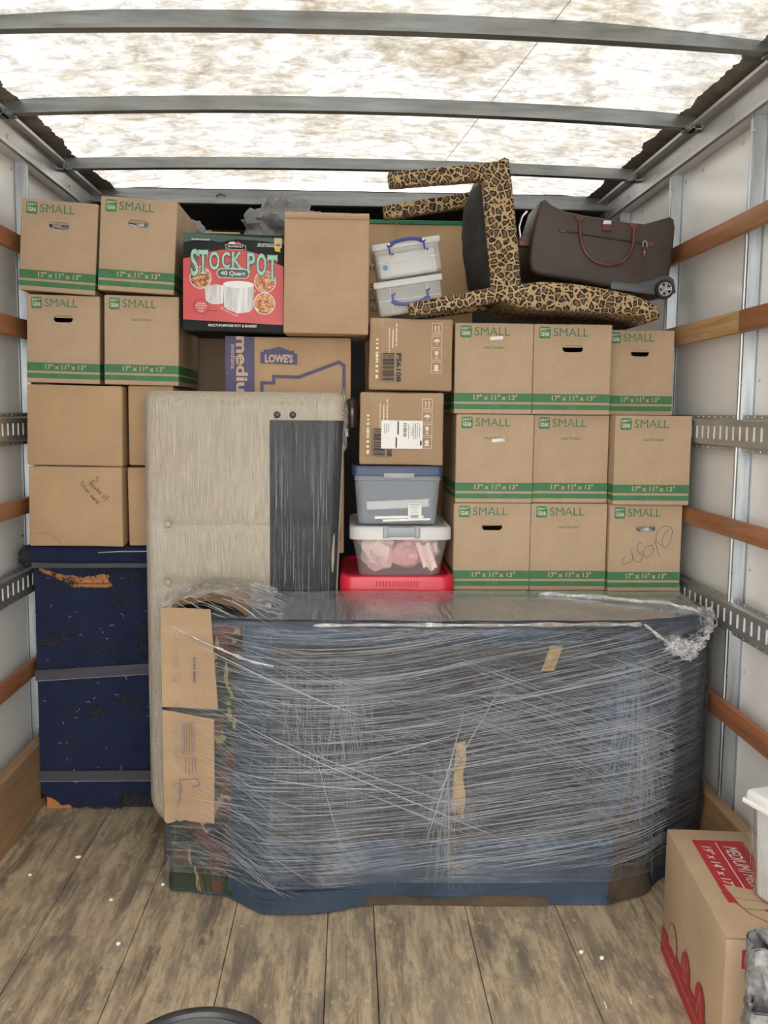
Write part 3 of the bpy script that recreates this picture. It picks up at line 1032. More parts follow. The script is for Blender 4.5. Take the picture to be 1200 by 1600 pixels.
# supports below the visible rows (their rims and gaps show over the wrapped dresser)
proto4 = None
for k, (x, y, lab) in enumerate(((.516, 3.275, 'carton whose rim shows under the bottom row, beside the red tote'),
                         (.7925, 3.275, 'carton whose rim shows under the centre of the bottom row'),
                         (1.066, 3.25, 'carton whose rim shows under the scrawled-on carton'))):
    o = copy_thing(protoF, lab, (x, y, .554), (0, 0, 0), GR, (.97, 1, 1))


# ================================================================== PLAIN CARTONS
def carton(name, label, loc, w_, h_, d_, mat='kraft2', rot=(0, 0, 0), group=None, jit=.003, tape=None, cat='box', body='carton'):
    t = thing(name, label, cat, loc, rot, group)
    g = MB(); g.rbox(-w_ / 2, w_ / 2, 0, d_, 0, h_, .005, 2, sub=3, jit=jit)
    g.build(body, mat, t, 30)
    if tape:
        for kind_, a in tape:
            g = MB()
            if kind_ == 'v':
                g.grid(lambda u, v_: (a - .028 + u * .052 + .002 * math.sin(v_ * 9), -.006 - .002 * abs(noise.noise(Vector((u * 6, v_ * 14, w_)))), v_ * h_), 8, 40)
            else:
                g.grid(lambda u, v_: (-w_ / 2 + u * w_, -.007 - .003 * abs(noise.noise(Vector((u * 14, v_ * 5, h_)))), a - .02 + v_ * .04 + .004 * math.sin(u * 7)), 40, 6)
            g.build('packing_tape', 'tape', t)
    return t
G2 = 'plain brown cartons on the blanket-wrapped cabinet'
a = carton('plain_carton', 'upper plain brown carton with a crinkled vertical tape strip, over the navy-wrapped cabinet', (-.970, 3.345, 1.302), .334, .284, .38, rot=(0, R(.8), 0), group=G2, tape=[('v', .0)])
b = carton('plain_carton', 'plain brown carton with handwriting across its tape, resting on the navy-wrapped cabinet', (-.970, 3.335, 1.014), .330, .284, .38, rot=(0, R(.3), 0), group=G2, tape=[('v', .015), ('h', .272)])
carton('plain_carton', 'upper plain brown carton half hidden by the linen headboard', (-.705, 3.36, 1.303), .16, .284, .38, rot=(0, R(.6), 0), group=G2)
c_ = carton('plain_carton', 'lower plain brown carton half hidden by the linen headboard', (-.705, 3.36, 1.012), .17, .284, .38, group=G2)
g = MB()
GL_ = {'3': [[(0, .9), (.4, 1), (.6, .8), (.25, .55), (.65, .35), (.4, 0), (0, .1)]], 'B': [[(.05, 0), (.05, 1), (.5, .95), (.45, .6), (.05, .52), (.6, .45), (.6, .08), (.05, 0)]],
       'o': [[(.35, .5), (.05, .35), (.1, .05), (.45, 0), (.6, .3), (.35, .5)]], 'x': [[(.05, .5), (.55, 0)], [(.55, .5), (.05, 0)]], 'e': [[(.05, .28), (.5, .32), (.4, .52), (.1, .45), (.05, .1), (.3, 0), (.55, .1)]],
       's': [[(.5, .5), (.15, .48), (.12, .3), (.5, .2), (.4, 0), (.05, .04)]], 'f': [[(.55, .95), (.3, .95), (.25, .4), (.2, -.25)], [(.05, .45), (.5, .5)]], 'S': [[(.6, .95), (.2, 1), (.1, .65), (.55, .4), (.5, .05), (.05, .05)]],
       'i': [[(.25, .5), (.25, 0)], [(.25, .7), (.27, .75)]], 'l': [[(.25, 1), (.22, 0)]], 'v': [[(.05, .5), (.25, 0), (.5, .5)]], 'r': [[(.1, .5), (.12, 0)], [(.12, .35), (.3, .5), (.5, .45)]],
       'w': [[(.05, .5), (.15, 0), (.3, .35), (.45, 0), (.6, .5)]], 'a': [[(.5, .45), (.15, .45), (.08, .08), (.4, .05), (.5, .45), (.58, 0)]]}
hs = []
for word, x0, z0, sz, ang in (('3', .070, .236, .020, -28), ('Boxes of', .050, .226, .019, -44), ('Silver ware', .018, .226, .016, -50)):
    ca, sa = math.cos(R(ang)), math.sin(R(ang)); pen = 0
    for ch_ in word:
        for st_ in GL_.get(ch_, []):
            hs.append([(x0 + (pen + p[0]) * sz * .75 * ca - p[1] * sz * sa, z0 + (pen + p[0]) * sz * .75 * sa + p[1] * sz * ca) for p in st_])
        pen += .5 if ch_ in ' il' else .82
stroke(b, hs, .0013, None, 'handwriting', -.0125)
# creases as folded flap corners
for ob, x0, z0 in ((b, -.15, .0),):
    g = MB(); g.tube([(x0 + .012, -.004, .045), (x0 + .05, -.006, .05), (x0 + .085, -.006, .03), (x0 + .10, -.004, .004)], .0018, 5)
    g.build('crumpled_corner', 'kraft2', ob)

# tall plain carton beside the stock pot box
a = carton('plain_carton', 'tall plain ribbed carton standing between the stock pot box and clear boxes', (-.078, 3.245, 1.768), .290, .398, .33, 'kraft3', (R(0), R(.5), R(-1)), jit=.003)
g = MB()
g.grid(lambda u, v_: (-.143 + u * .286, -.003 - .004 * math.sin(PI * v_), .385 + v_ * .02 - .012 * max(0, noise.noise(Vector((u * 4, 0, 1))))), 20, 4)
g.build('top_fold', 'kraft3', a)
g = MB(); g.grid(lambda u, v_: (-.142 + u * .035, -.004, .195 + v_ * .035), 3, 3); g.build('packing_tape', 'tape', a)

# large carton behind, green tape on the edges
a = carton('shipping_carton', 'large carton with green tape along its top edge, behind the clear boxes', (.290, 3.87, 0), .44, 2.275, .30, 'kraft2', jit=.002)
g = MB()
g.rbox(-.222, .222, -.003, .10, 2.262, 2.279, .002, 1)
g.rbox(.205, .2225, -.003, .08, 2.20, 2.262, .002, 1)
g.build('green_tape', 'green_tape', a)
g = MB()
for s_, z in (('IN', 2.085), ('SH', 2.015), ('NO', 1.985), ('MA', 1.955), ('SAVA', 1.918)):
    g = MB(); g.text(s_, -.205 + .012 * len(s_), z, .022 * len(s_), .018, -.0065, 0); g.build('printed_word', 'black_ink', a)
g = MB(); g.tube([(.19, -.004, 1.9), (.192, -.006, 2.2)], .002, 5); g.build('edge_crease', 'kraft2', a); g = MB(); g.tube([(-.1, -.004, 2.1), (-.098, -.006, 2.27)], .0015, 5); g.build('edge_crease', 'kraft2', a)

# ================================================================== STOCK POT BOX
a = thing('stock_pot_carton', 'red and black printed stock pot box with pictures of pots', 'box', (-.402, 3.30, 1.776), (0, R(.8), R(0)))
w_, h_ = .346, .332
g = MB(); g.rbox(-w_ / 2, w_ / 2, 0, .34, 0, h_, .003, 1, sub=2, jit=.0015); g.build('carton', 'black_print', a)
g = MB(); Y_ = -.0022
def px(x, y):  # drawing grid 0..1120 x 0..1110 -> face metres
    return ((x - 20) / 1120 * w_ - w_ / 2, h_ - (y - 60) / 1100 * h_)
P = lambda pts: [px(*p) for p in pts]
g.poly(P([(22, 60), (1140, 100), (1140, 160), (900, 130), (600, 120), (420, 160), (250, 120), (22, 170)]), Y_, 1)
g.poly(P([(22, 350), (130, 330), (300, 270), (450, 240), (600, 232), (750, 245), (900, 290), (1050, 370), (1140, 410), (1140, 1070), (22, 1035)]), Y_ - .0004, 0)
for cx_, cy_, r_ in ((215, 560, 122), (935, 585, 122), (930, 832, 122)):
    x, z = px(cx_, cy_)
    g.disc(x, z, r_ / 1120 * w_, Y_ - .0008, 2)
    g.disc(x, z, (r_ - 9) / 1120 * w_, Y_ - .0012, 3)
# pots
x, z = px(645, 770)
g.poly(P([(470, 620), (480, 880), (520, 915), (640, 950), (760, 935), (800, 900), (812, 640), (700, 600), (560, 590)]), Y_ - .0016, 4)
g.disc(*px(640, 625), .053, Y_ - .002, 5, None, .012)
g.poly(P([(262, 660), (275, 820), (340, 855), (430, 855), (470, 840), (470, 640), (380, 630)]), Y_ - .0014, 4)
g.line(P([(800, 690), (830, 685), (815, 710)]), .002, Y_ - .002, 4)
g.line(P([(470, 880), (442, 895), (620, 985), (632, 970), (540, 860), (540, 740)]), .0018, Y_ - .0022, 2)
g.line([(px(222, 885)[0] + .026 * math.cos(q), px(222, 885)[1] + .026 * math.sin(q)) for q in [2 * PI * i / 26 for i in range(26)]], .0009, Y_ - .0016, 6, None, True)
g.line(P([(285, 838), (335, 785)]), .0012, Y_ - .0022, 6)
g.line(P([(305, 928), (400, 928)]), .0012, Y_ - .0022, 6)
for s_, yy, wd in (('Includes', 848, 95), ('Drain Hook', 875, 125), ('& Lifting', 905, 100), ('Hook', 932, 60)):
    x, z = px(225, yy); g.text(s_, x, z, wd / 1120 * w_, .0062, Y_ - .0024, 2, bold=.02)
# title, letters grow towards both ends
LT = [('S', 150, 240, 550, 88), ('T', 245, 250, 515, 105), ('O', 370, 262, 475, 118), ('C', 497, 262, 450, 92), ('K', 622, 258, 450, 118),
      ('P', 778, 262, 485, 92), ('O', 893, 268, 525, 112), ('T', 1015, 285, 572, 108)]
for ch, cx_, ya, yb, wd in LT:
    x0, z1 = px(cx_, ya); _, z0 = px(cx_, yb)
    ww = wd / 1120 * w_
    for mi, off, bl in ((1, 0, .075), (7, -.0006, .018)):
        g.text(ch, x0, (z0 + z1) / 2, ww * (1.13 if mi == 1 else .96), (z1 - z0) * (1.05 if mi == 1 else .97), Y_ - .0028 + off, mi, bold=bl)
        if ch in 'TPK':       # slab serifs
            e = .004 if mi == 1 else .0025
            cxs = [x0] if ch == 'T' else ([x0 - ww * .30] if ch == 'P' else [x0 - ww * .33, x0 + ww * .33])
            for q in cxs:
                g.rect(q - ww * .24, q + ww * .24, z0 - e / 2, z0 + e + .002, Y_ - .0028 + off - .0001, mi)
            if ch == 'T':
                for q in (x0 - ww * .45, x0 + ww * .45):
                    g.rect(q - e * .8, q + e * .8, z1 - .022, z1, Y_ - .0028 + off - .0001, mi)
x, z = px(578, 505)
g.rrect(x - .056, x + .056, z - .0165, z + .0165, .0155, Y_ - .0042, 2)
g.rrect(x - .0535, x + .0535, z - .014, z + .014, .0135, Y_ - .0046, 1)
g.text('40 Quart', x, z - .0005, .084, .0165, Y_ - .005, 2, bold=.015)
for s_, cx_, cy_, wd, ht in (('PATENT PENDING', 218, 134, 200, .0055), ('SEE INSTRUCTION', 950, 165, 200, .005), ('MANUAL CAREFULLY', 945, 186, 205, .005),
                             ('MULTI-PURPOSE POT & BASKET', 577, 1092, 545, .0088)):
    x, z = px(cx_, cy_); g.text(s_, x, z, wd / 1120 * w_, ht, Y_ - .001, 2, bold=.03)
# emblem ribbon with two peaks
g.poly(P([(520, 175), (545, 145), (565, 155), (580, 140), (605, 165), (605, 178)]), Y_ - .001, 2)
g.poly(P([(605, 178), (610, 155), (632, 146), (655, 155), (668, 178)]), Y_ - .001, 0)
g.line(P([(488, 185), (500, 205), (492, 225), (530, 222), (535, 232), (680, 236), (685, 228), (722, 232), (712, 210), (722, 190), (690, 190), (688, 178), (520, 172), (518, 182)]), .0012, Y_ - .0012, 2, None, True)
g.text('MASTERBUILT', *px(605, 200), .052, .0058, Y_ - .0012, 2, bold=.03)
g.build('printed_front', ['red_print', 'green_print', 'white_ink', 'food', 'pot_grey', 'white_plastic', 'black_print', 'mint'], a)
g = MB(); g.rect(.140, .166, .288, .322, Y_ - .002, 0); g.poly([(.142, .278), (.162, .274), (.160, .288), (.142, .288)], Y_ - .002, 2)
for k in range(9):
    g.rect(.145 + k * .0018, .146 + k * .0018, .294, .302, Y_ - .0026, 1)
M['tan_label'] = flat('tan_price_label', (.62, .48, .30))
g.build('price_sticker', ['tan_label', 'black_ink', 'yellow'], a)
g = MB(); g.rbox(-.10, .02, .01, .3, .333, .340, .002, 1); g.build('top_flap', 'kraft2', a)

# ================================================================== HOME-STORE CARTONS
def house(g, pts, wd, y, m=0):
    g.line(pts, wd, y, m)
a = carton('moving_carton_medium', 'medium moving box with purple band, house outline and store logo, behind headboard', (-.213, 3.35, 1.438), .445, .326, .42, 'kraft2', (0, 0, 0), jit=.0015)
g = MB(); Y_ = -.0035
def px(x, y):   # photo crop grid -> face metres
    return ((x - 320) / 735 * .428 - .2225, .336 - (y - 850) / 735 * .428)
P = lambda pts: [px(*p) for p in pts]
g.poly(P([(320, 866), (495, 870), (495, 1420), (320, 1420)]), Y_, 0)
g.text('medium', *px(420, 1090), .26, .042, Y_ - .0006, 1, rot=-90, bold=.03)
g.text('mediana', *px(368, 990), .085, .017, Y_ - .0006, 1, rot=-90, bold=.01)
g.poly(P([(532, 1026), (755, 1034), (756, 968), (738, 968), (738, 950), (712, 950), (645, 926), (580, 945), (552, 945), (552, 958), (532, 958)][::-1]), Y_, 0)
g.text("LOWE'S", *px(645, 997), .100, .030, Y_ - .0006, 1, bold=.045)
g.line(P([(540, 1420), (540, 1145), (612, 1145), (612, 1105), (765, 1108), (1010, 1015), (1042, 1036), (1042, 1420)]), .011, Y_, 0)
g.build('printed_front', ['purple', 'ink_kraft'], a)
g = MB(); T = Matrix.Translation((.2235, 0, 0)) @ Matrix.Rotation(R(90), 4, 'Z')
g.poly([(0, 0), (.12, 0), (.12, .10), (0, .235)], 0, 0, T); g.build('printed_side', 'purple', a)
a = carton('moving_carton_medium', 'medium moving box with purple house outline, peeking out below the linen headboard edge', (-.236, 3.352, .990), .445, .442, .42, 'kraft2', jit=.0015)
g = MB(); g.line([(-.2, .05), (.206, .05), (.206, .26), (.186, .275), (-.05, .20)], .011, -.0035, 0); g.build('printed_front', 'purple', a)
# support beneath, hidden by the headboard
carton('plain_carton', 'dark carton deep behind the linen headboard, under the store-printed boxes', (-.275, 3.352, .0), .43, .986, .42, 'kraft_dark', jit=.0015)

# ================================================================== PARCEL BOXES PS6108
def icon_boxes(g, x, zs, y, m=0):
    for k, z in enumerate(zs):
        g.line([(x - .017, z - .019), (x + .017, z - .019), (x + .017, z + .019), (x - .017, z + .019)], .0016, y, m, None, True)
        if k == 0:
            for dx in (-.006, .006):
                g.rect(x + dx - .0015, x + dx + .0015, z - .010, z + .008, y, m); g.poly([(x + dx - .004, z + .005), (x + dx + .004, z + .005), (x + dx, z + .013)], y, m)
            g.rect(x - .012, x + .012, z - .014, z - .012, y, m)
        elif k == 1:
            g.poly([(x - .012, z), (x - .007, z + .008), (x, z + .010), (x + .007, z + .008), (x + .012, z)], y, m); g.rect(x - .001, x + .001, z - .012, z, y, m)
        elif k == 2:
            g.poly([(x - .007, z + .012), (x - .005, z - .001), (x + .005, z - .001), (x + .007, z + .012)][::-1], y, m); g.rect(x - .001, x + .001, z - .010, z, y, m); g.rect(x - .006, x + .006, z - .013, z - .010, y, m)
        else:
            g.disc(x, z + .002, .008, y, m, n=12); g.poly([(x - .012, z - .012), (x + .012, z - .012), (x + .004, z - .004), (x - .004, z - .004)], y, m)


def parcel(label, loc, w_, h_, rot, first_=True):
    t = thing('parcel_carton', label, 'box', loc, rot, 'matching parcel boxes in the centre column')
    g = MB(); g.rbox(-w_ / 2, w_ / 2, 0, .26, 0, h_, .008, 2, sub=3, jit=.004); g.build('carton', 'kraft4', t, 30)
    g = MB(); y = -.0078
    icon_boxes(g, .088, [.212, .168, .124, .080], y, 0)
    g.build('handling_symbols', ['faint_ink', 'black_ink'], t); g = MB()
    for k, (x, z, ln, ht) in enumerate(((-.052, .19, .075, .005), (-.064, .178, .060, .005), (-.076, .17, .085, .004), (-.118, .11, .13, .009))):
        g = MB(); g.bars(x, z, ln, ht, y, 0, k); g.build('pale_lettering', 'faint_ink', t)
    g = MB()
    rr = random.Random(3); z = .030
    while z < .125:
        k = rr.choice((.0012, .002, .0034)); g.rect(-.098, -.058, z, z + k, y, 1); z += k + rr.choice((.0012, .002, .003))
    g.text('6931159462719', -.103, .078, .095, .005, y, 1, rot=-90)
    g.text('PS6108', -.042, .078, .098, .0175, y, 1, rot=-90, bold=.03)
    g.build('printed_marks', ['faint_ink', 'black_ink'], t)
    g = MB()
    g.grid(lambda u, v_: (-.10 + u * .21, -.0055 - .001 * abs(noise.noise(Vector((u * 8, v_ * 8, 1)))), .02 + v_ * .20), 12, 12)
    g.build('packing_tape', 'tape_thin', t); g = MB()
    g.grid(lambda u, v_: (-w_ / 2 + u * w_, -.0065 - .002 * abs(noise.noise(Vector((u * 18, v_ * 4, 3)))), h_ - .035 + v_ * .033), 30, 4)
    g.build('packing_tape', 'tape', t)
    return t
parcel('upper parcel box lettered PS6108 with barcode and pale handling symbols', (.216, 3.25, 1.578), .288, .246, (0, R(.4), 0))
a = parcel('lower parcel box with a white shipping label over its barcode', (.187, 3.25, 1.318), .292, .252, (0, R(.2), 0))
g = MB(); y = -.0092
g.rrect(-.072, .073, .058, .156, .003, y, 0)
for x, z, wd, ht in ((-.013, .130, .005, .046), (-.019, .079, .005, .036), (.067, .078, .006, .017)):
    g.rect(x - wd / 2, x + wd / 2, z - ht / 2, z + ht / 2, y - .0005, 1)
rr = random.Random(9); z = .10
while z < .148:
    k = rr.choice((.0008, .0015)); g.rect(.005, .017, z, z + k, y - .0005, 1); z += k + rr.choice((.0008, .0016))
for k, (x, ln) in enumerate(((-.060, .03), (-.053, .03), (-.046, .028), (.024, .05), (.036, .03), (.042, .055), (.048, .05), (.054, .06), (.062, .05))):
    g.bars(x, .120 if k > 2 else .13, ln, .0022, y - .0005, 1, k)
g.build('shipping_label', ['paper', 'black_ink'], a)

# ================================================================== PLASTIC BINS
def bin_(name, label, loc, w_, d_, h_, body_mat, lid_mat, lid_h, over, taper=.10, lid_drop=.0, rot=(0, 0, 0), rad=.03):
    t = thing(name, label, 'storage bin', loc, rot)
    g = MB()
    def ring(k, z, r):
        hw, hd = w_ / 2 * k, d_ / 2 * k
        pts = []
        for cx, cy, a in ((hw - r, -hd + r, -90), (hw - r, hd - r, 0), (-hw + r, hd - r, 90), (-hw + r, -hd + r, 180)):
            for i in range(7):
                q = R(a + 90 * i / 6)
                pts.append((cx + r * math.cos(q), d_ / 2 + cy + r * math.sin(q), z))
        return pts
    n = 28
    lev = [(1 - taper - .06, 0), (1 - taper - .015, .004), (1 - taper, .016), (1 - taper * .5, h_ * .5), (1 - .004, h_ - .03), (1 + .012, h_ - .028), (1 + .012, h_ - .012), (1, h_ - .010), (1, h_)]
    vs = [p for k, z in lev for p in ring(k, z, rad)]
    fs = [(j * n + i, j * n + (i + 1) % n, (j + 1) * n + (i + 1) % n, (j + 1) * n + i) for j in range(len(lev) - 1) for i in range(n)]
    fs.append(tuple(range(n))[::-1])
    g.add(vs, fs); g.build('bin_body', body_mat, t, 35)
    g = MB()
    k1 = 1 + over
    lev = [(k1 - .01, h_ - lid_drop - lid_h * .0 - .006), (k1, h_ - lid_drop - .004), (k1, h_ + lid_h * .6), (k1 - .015, h_ + lid_h * .92), (k1 - .04, h_ + lid_h), (k1 - .10, h_ + lid_h), (k1 - .115, h_ + lid_h * .75), (.3, h_ + lid_h * .75)]
    vs = [p for k, z in lev for p in ring(k, z, rad * (1.05 if k > .5 else .3))]
    fs = [(j * n + i, j * n + (i + 1) % n, (j + 1) * n + (i + 1) % n, (j + 1) * n + i) for j in range(len(lev) - 1) for i in range(n)]
    fs.append(tuple(range((len(lev) - 1) * n, len(lev) * n)))
    g.add(vs, fs); g.build('lid', lid_mat, t, 35)
    return t

# red tote (bottom), pink-filled bin, blue-lidded bin
t = bin_('red_tote', 'cherry red plastic tote with lid, bottom of the bin column', (.176, 3.215, .556), .385, .46, .330, 'red_plastic', 'red_plastic', .045, .055, .12, .02, rad=.045)
g = MB()
for k in range(14):
    g.rbox(-.075 + k * .011, -.070 + k * .011, -.0165, -.010, .338, .358, .001, 1)
g.build('lid_ribs', 'red_plastic', t, kind='stuff')
t = bin_('clear_bin', 'milky bin with grey latch and pink tissue-wrapped bundles inside', (.186, 3.215, .925), .335, .42, .158, 'bin_clear', 'milky', .022, .07, .13, .018, rad=.04)
for nm, c, r_, sd, mt in (('wrapped_bundle', (-.075, .10, .08), (.058, .06, .066), 1, 'peach'), ('wrapped_bundle', (.028, .10, .075), (.058, .06, .050), 2, 'pink'),
                          ('wrapped_bundle', (.10, .14, .08), (.045, .08, .045), 3, 'peach'), ('wrapped_bundle', (.0, .26, .08), (.13, .10, .06), 4, 'pink')):
    v_, f_ = blob(c, r_, .35, 2.2, sd, 26, 20); g = MB(); g.add(v_, f_); g.build(nm, mt, t, True)
g = MB(); g.grid(lambda u, v_: (.055 + u * .05 + v_ * .03, .03 + .01 * math.sin(u * 6), .115 - v_ * .09 + .008 * math.sin(u * 9)), 10, 10); g.build('tissue_fold', 'peach', t, True)
g = MB(); g.rbox(-.058, .062, -.022, .006, .146, .180, .004, 2); g.rbox(-.062, -.044, -.024, .0, .142, .184, .003, 1); g.rbox(.048, .066, -.024, .0, .142, .184, .003, 1)
g.build('latch', 'latch', t, 30)

t = bin_('clear_bin', 'tall clear bin with navy lid, white mouldings visible inside', (.176, 3.262, 1.104), .305, .34, .188, 'smoke', 'navy_plastic', .024, .055, .08, .006, rad=.02)
g = MB(); g.rbox(-.050, .058, -.012, .004, .166, .186, .003, 2); g.build('handle_lip', 'latch', t, 30)
g = MB(); g.box(-.125, .125, .04, .30, .006, .165); g.build('slate_liner', 'slate', t)
g = MB()
for x0, x1, z0, h_, tl in ((-.112, .118, .058, .030, 3), (-.085, .10, .022, .011, 1.5), (-.055, .125, .012, .009, 2)):
    T = Matrix.Translation((0, .012, z0)) @ Matrix.Rotation(R(-tl), 4, 'Y')
    g.bprism([(x0 + .006, 0), (x1 - .008, 0), (x1 - .002, h_ * .35), (x1 - .006, h_ * .6), (x1, h_), (x0, h_), (x0 + .006, h_ * .55), (x0 + .001, h_ * .4)], 0, .02, .002, 1, 0, T)
g.build('moulding_strips', 'moulding', t)
g = MB(); g.rrect(.038, .086, .018, .078, .002, .0035, 0)
for k in range(6):
    q = .04 if k == 0 else .032 - .004 * (k % 2)
    g.rect(.062 - q / 2, .062 + q / 2, .072 - k * .0055, .0738 - k * .0055, .0027, 1 if k == 0 else 2)
for k in range(10):
    g.rect(.048 + k * .0028, .0494 + k * .0028, .026, .037, .0027, 1)
M['grey_ink'] = flat('grey_ink', (.45, .45, .44))
g.build('product_sticker', ['paper', 'black_ink', 'grey_ink'], t)

# chest under tote and cartons, only glimpsed in the gaps
t = thing('wrapped_chest', 'low chest in dark slate blanket supporting the red tote and cartons', 'chest', (.59, 3.21, 0))
g = MB(); g.rbox(-.585, .585, .0, .50, .0, .550, .012, 2, sub=3, jit=.004); g.build('blanket', 'pad_dark', t, 30)

# dark brown turned knob poking out
t = thing('varnished_knob', 'dark brown varnished rounded post end behind headboard corner', 'furniture post', (.014, 3.335, 1.440))
g = MB(); g.lathe([(.010, 0.002), (.020, .006), (.026, .03), (.027, .06), (.025, .09), (.016, .106), (.005, .112)], 20, (0, .0, 0)); g.build('post_end', 'knob', t, True)

# ================================================================== TWO CLEAR BOXES WITH BLUE HANDLES
def clear_box(label, loc, rot, up):
    t = thing('clear_box', label, 'storage box', loc, rot, 'clear boxes with blue handles')
    w_, h_ = .246, .121
    g = MB(); g.rbox(-w_ / 2 + .007, w_ / 2 - .007, .005, .17, 0, h_ - .018, .010, 3, taper=.02); g.build('box_body', 'frost', t, 30)
    g = MB(); g.rbox(-w_ / 2, w_ / 2, 0, .178, h_ - .024, h_, .006, 2); g.build('lid', 'frost_lid', t, 30)
    g = MB()
    for x in (-.065, .065):
        g.box(x - .0012, x + .0012, .003, .0055, .01, h_ - .02)
    g.box(-w_ / 2 + .014, w_ / 2 - .014, .003, .0055, h_ * .42, h_ * .42 + .002)
    g.build('moulded_ribs', 'frost_lid', t)
    g = MB()
    z = h_ - .010 if up else .040
    sg = 1 if up else -1
    top = [(-.066 + .132 * i / 14, z + sg * .015 * math.sin(PI * i / 14) ** .6) for i in range(15)]
    bot = [(-.052 + .104 * i / 10, z - sg * .009 + sg * .013 * math.sin(PI * i / 10) ** .5) for i in range(11)]
    pts = top + [(.070, z - .006), (.058, z - .011)] + bot[::-1] + [(-.058, z - .011), (-.070, z - .006)] if up else top[::-1] + [(-.070, z + .006), (-.056, z + .009)] + bot + [(.056, z + .009), (.070, z + .006)]
    g.bprism(pts, -.014, -.004, .0015, 1)
    for x in (-.062, .062):
        a_, b_ = (z - .034, z) if up else (z, z + .032)
        g.rbox(x - .003, x + .003, -.010, -.003, a_, b_, .001, 1)
        g.lathe([(.004, 0), (.003, -.004)], 10, (x + .009, -.001, a_ if up else b_), 'Y')
    hd = g.build('handle', 'blue_plastic', t, 30)
    if up:
        for x in (-.061, .061):
            g = MB(); g.lathe([(.0045, 0), (.004, -.001)], 12, (x, -.0145, z - .001), 'Y')
            g.build('pivot_cap', 'white_plastic', hd)
        g = MB()
        for i in range(12):
            q = 2 * PI * i / 12
            g.disc(-.085 + .0068 * math.cos(q), .034 + .0068 * math.sin(q), .0022, .0018, 0, n=8)
        g.line([(-.085 + .0035 * math.cos(2 * PI * i / 14), .034 + .0035 * math.sin(2 * PI * i / 14)) for i in range(14)], .0016, .0018, 0, None, True)
        M['sky_ink'] = flat('sky_blue_ink', (.05, .30, .55))
        g.build('round_sticker', 'sky_ink', t)
        g = MB(); g.box(-.10, .10, .05, .16, .006, .09); g.build('white_papers', 'paper', t)
    else:
        g = MB()
        for k in range(5):
            T = Matrix.Rotation(R(-2 - 3 * k), 4, 'Y')
            g.box(-.09 + .012 * k, .085 + .004 * k, .02 + .005 * k, .15, .008 + .006 * k, .011 + .006 * k, 0, T)
        g.build('paper_stack', 'peach', t)
    return t
clear_box('upper clear box with raised blue handle and round blue sticker', (.218, 3.335, 1.988), (R(-5), R(-9.5), R(0)), True)
clear_box('lower clear box with folded-down blue handle and papers inside', (.224, 3.315, 1.852), (R(-2), R(-9), R(0)), False)

# ================================================================== LEOPARD CHAIR (lying on its back)
ch = thing('upholstered_chair', 'leopard-print upholstered chair lying on its back on top of the cartons', 'chair', (.78, 3.42, 1.83))
def W2(poly): return [(x - .78, z - 1.83) for x, z in poly]
NEAR, FAR = 3.215 - 3.42, 3.63 - 3.42
seat = W2([(.447, 2.322), (.462, 2.343), (.505, 2.350), (.522, 2.362), (.538, 2.356), (.553, 2.26), (.568, 2.14), (.582, 2.03), (.590, 1.945), (.575, 1.915), (.50, 1.905), (.486, 1.93), (.470, 2.08), (.455, 2.22)])
g = MB(); g.bprism(seat[::-1], NEAR, FAR, .012, 3); g.build('seat', 'leopard', ch, 45)
g = MB()
sm = W2([(.505, 2.350), (.512, 2.20), (.525, 2.05), (.532, 1.92)])
g.tube([(x, NEAR - .0005, z) for x, z in sm], .0022, 6); g.build('seam_piping', 'leopard', ch)
g = MB()
def cov(u, v_):
    z = 2.305 - v_ * .375
    x = .462 + v_ * .026 - .035 * math.sin(PI * min(1, u * 1.02)) ** .7 * math.sin(PI * v_) ** .5 - .030 * u * math.sin(PI * v_) ** .3
    x += .004 * noise.noise(Vector((u * 3, v_ * 12, 0)))
    return (x - .78 - .006, NEAR + .012 + u * (FAR - NEAR - .03), z - 1.83)
g.grid(cov, 16, 30); g.build('dust_cover', 'black_cover', ch, True)
def leg(a, b, y, ra, rb):
    (xa, za), (xb, zb) = a, b
    d = Vector((xb - xa, 0, zb - za)).normalized(); up = Vector((-d.z, 0, d.x))
    if up.z < 0: up = -up
    g = MB(); bm = bmesh.new()
    vs = []
    for (x, z), r_ in ((a, ra), (b, rb)):
        for sx, sy in ((-1, -1), (1, -1), (1, 1), (-1, 1)):
            p = Vector((x - .78, y - 3.42, z - 1.83)) + up * r_ * sx + Vector((0, 1, 0)) * r_ * sy
            vs.append(bm.verts.new(p))
    for f in ((0, 1, 2, 3), (7, 6, 5, 4), (0, 4, 5, 1), (1, 5, 6, 2), (2, 6, 7, 3), (3, 7, 4, 0)):
        bm.faces.new([vs[i] for i in f])
    bmesh.ops.recalc_face_normals(bm, faces=bm.faces[:])
    bmesh.ops.bevel(bm, geom=bm.edges[:], offset=.009, segments=3, affect='EDGES', profile=.5)
    bmesh.ops.subdivide_edges(bm, edges=bm.edges[:], cuts=1)
    g.bm(bm); g.build('leg', 'leopard', ch, 45)
leg((.50, 2.318), (.131, 2.281), 3.245, .027, .026)
leg((.50, 2.310), (.129, 2.246), 3.595, .027, .025)
leg((.56, 1.918), (.206, 1.851), 3.243, .027, .023)
leg((.56, 1.930), (.205, 1.872), 3.595, .032, .026)
back = W2([(.530, 1.885), (.535, 1.925), (.565, 1.945), (.60, 1.945), (.66, 1.953), (.74, 1.950), (.82, 1.942), (.90, 1.929), (.98, 1.913), (1.03, 1.895), (1.066, 1.872), (1.078, 1.850), (1.072, 1.830),
           (1.050, 1.822), (1.030, 1.822), (1.012, 1.838), (.95, 1.845), (.86, 1.850), (.75, 1.853), (.66, 1.856), (.58, 1.866)])
g = MB(); g.bprism(back[::-1], NEAR - .005, FAR + .01, .022, 4); g.build('backrest', 'leopard', ch, 50)
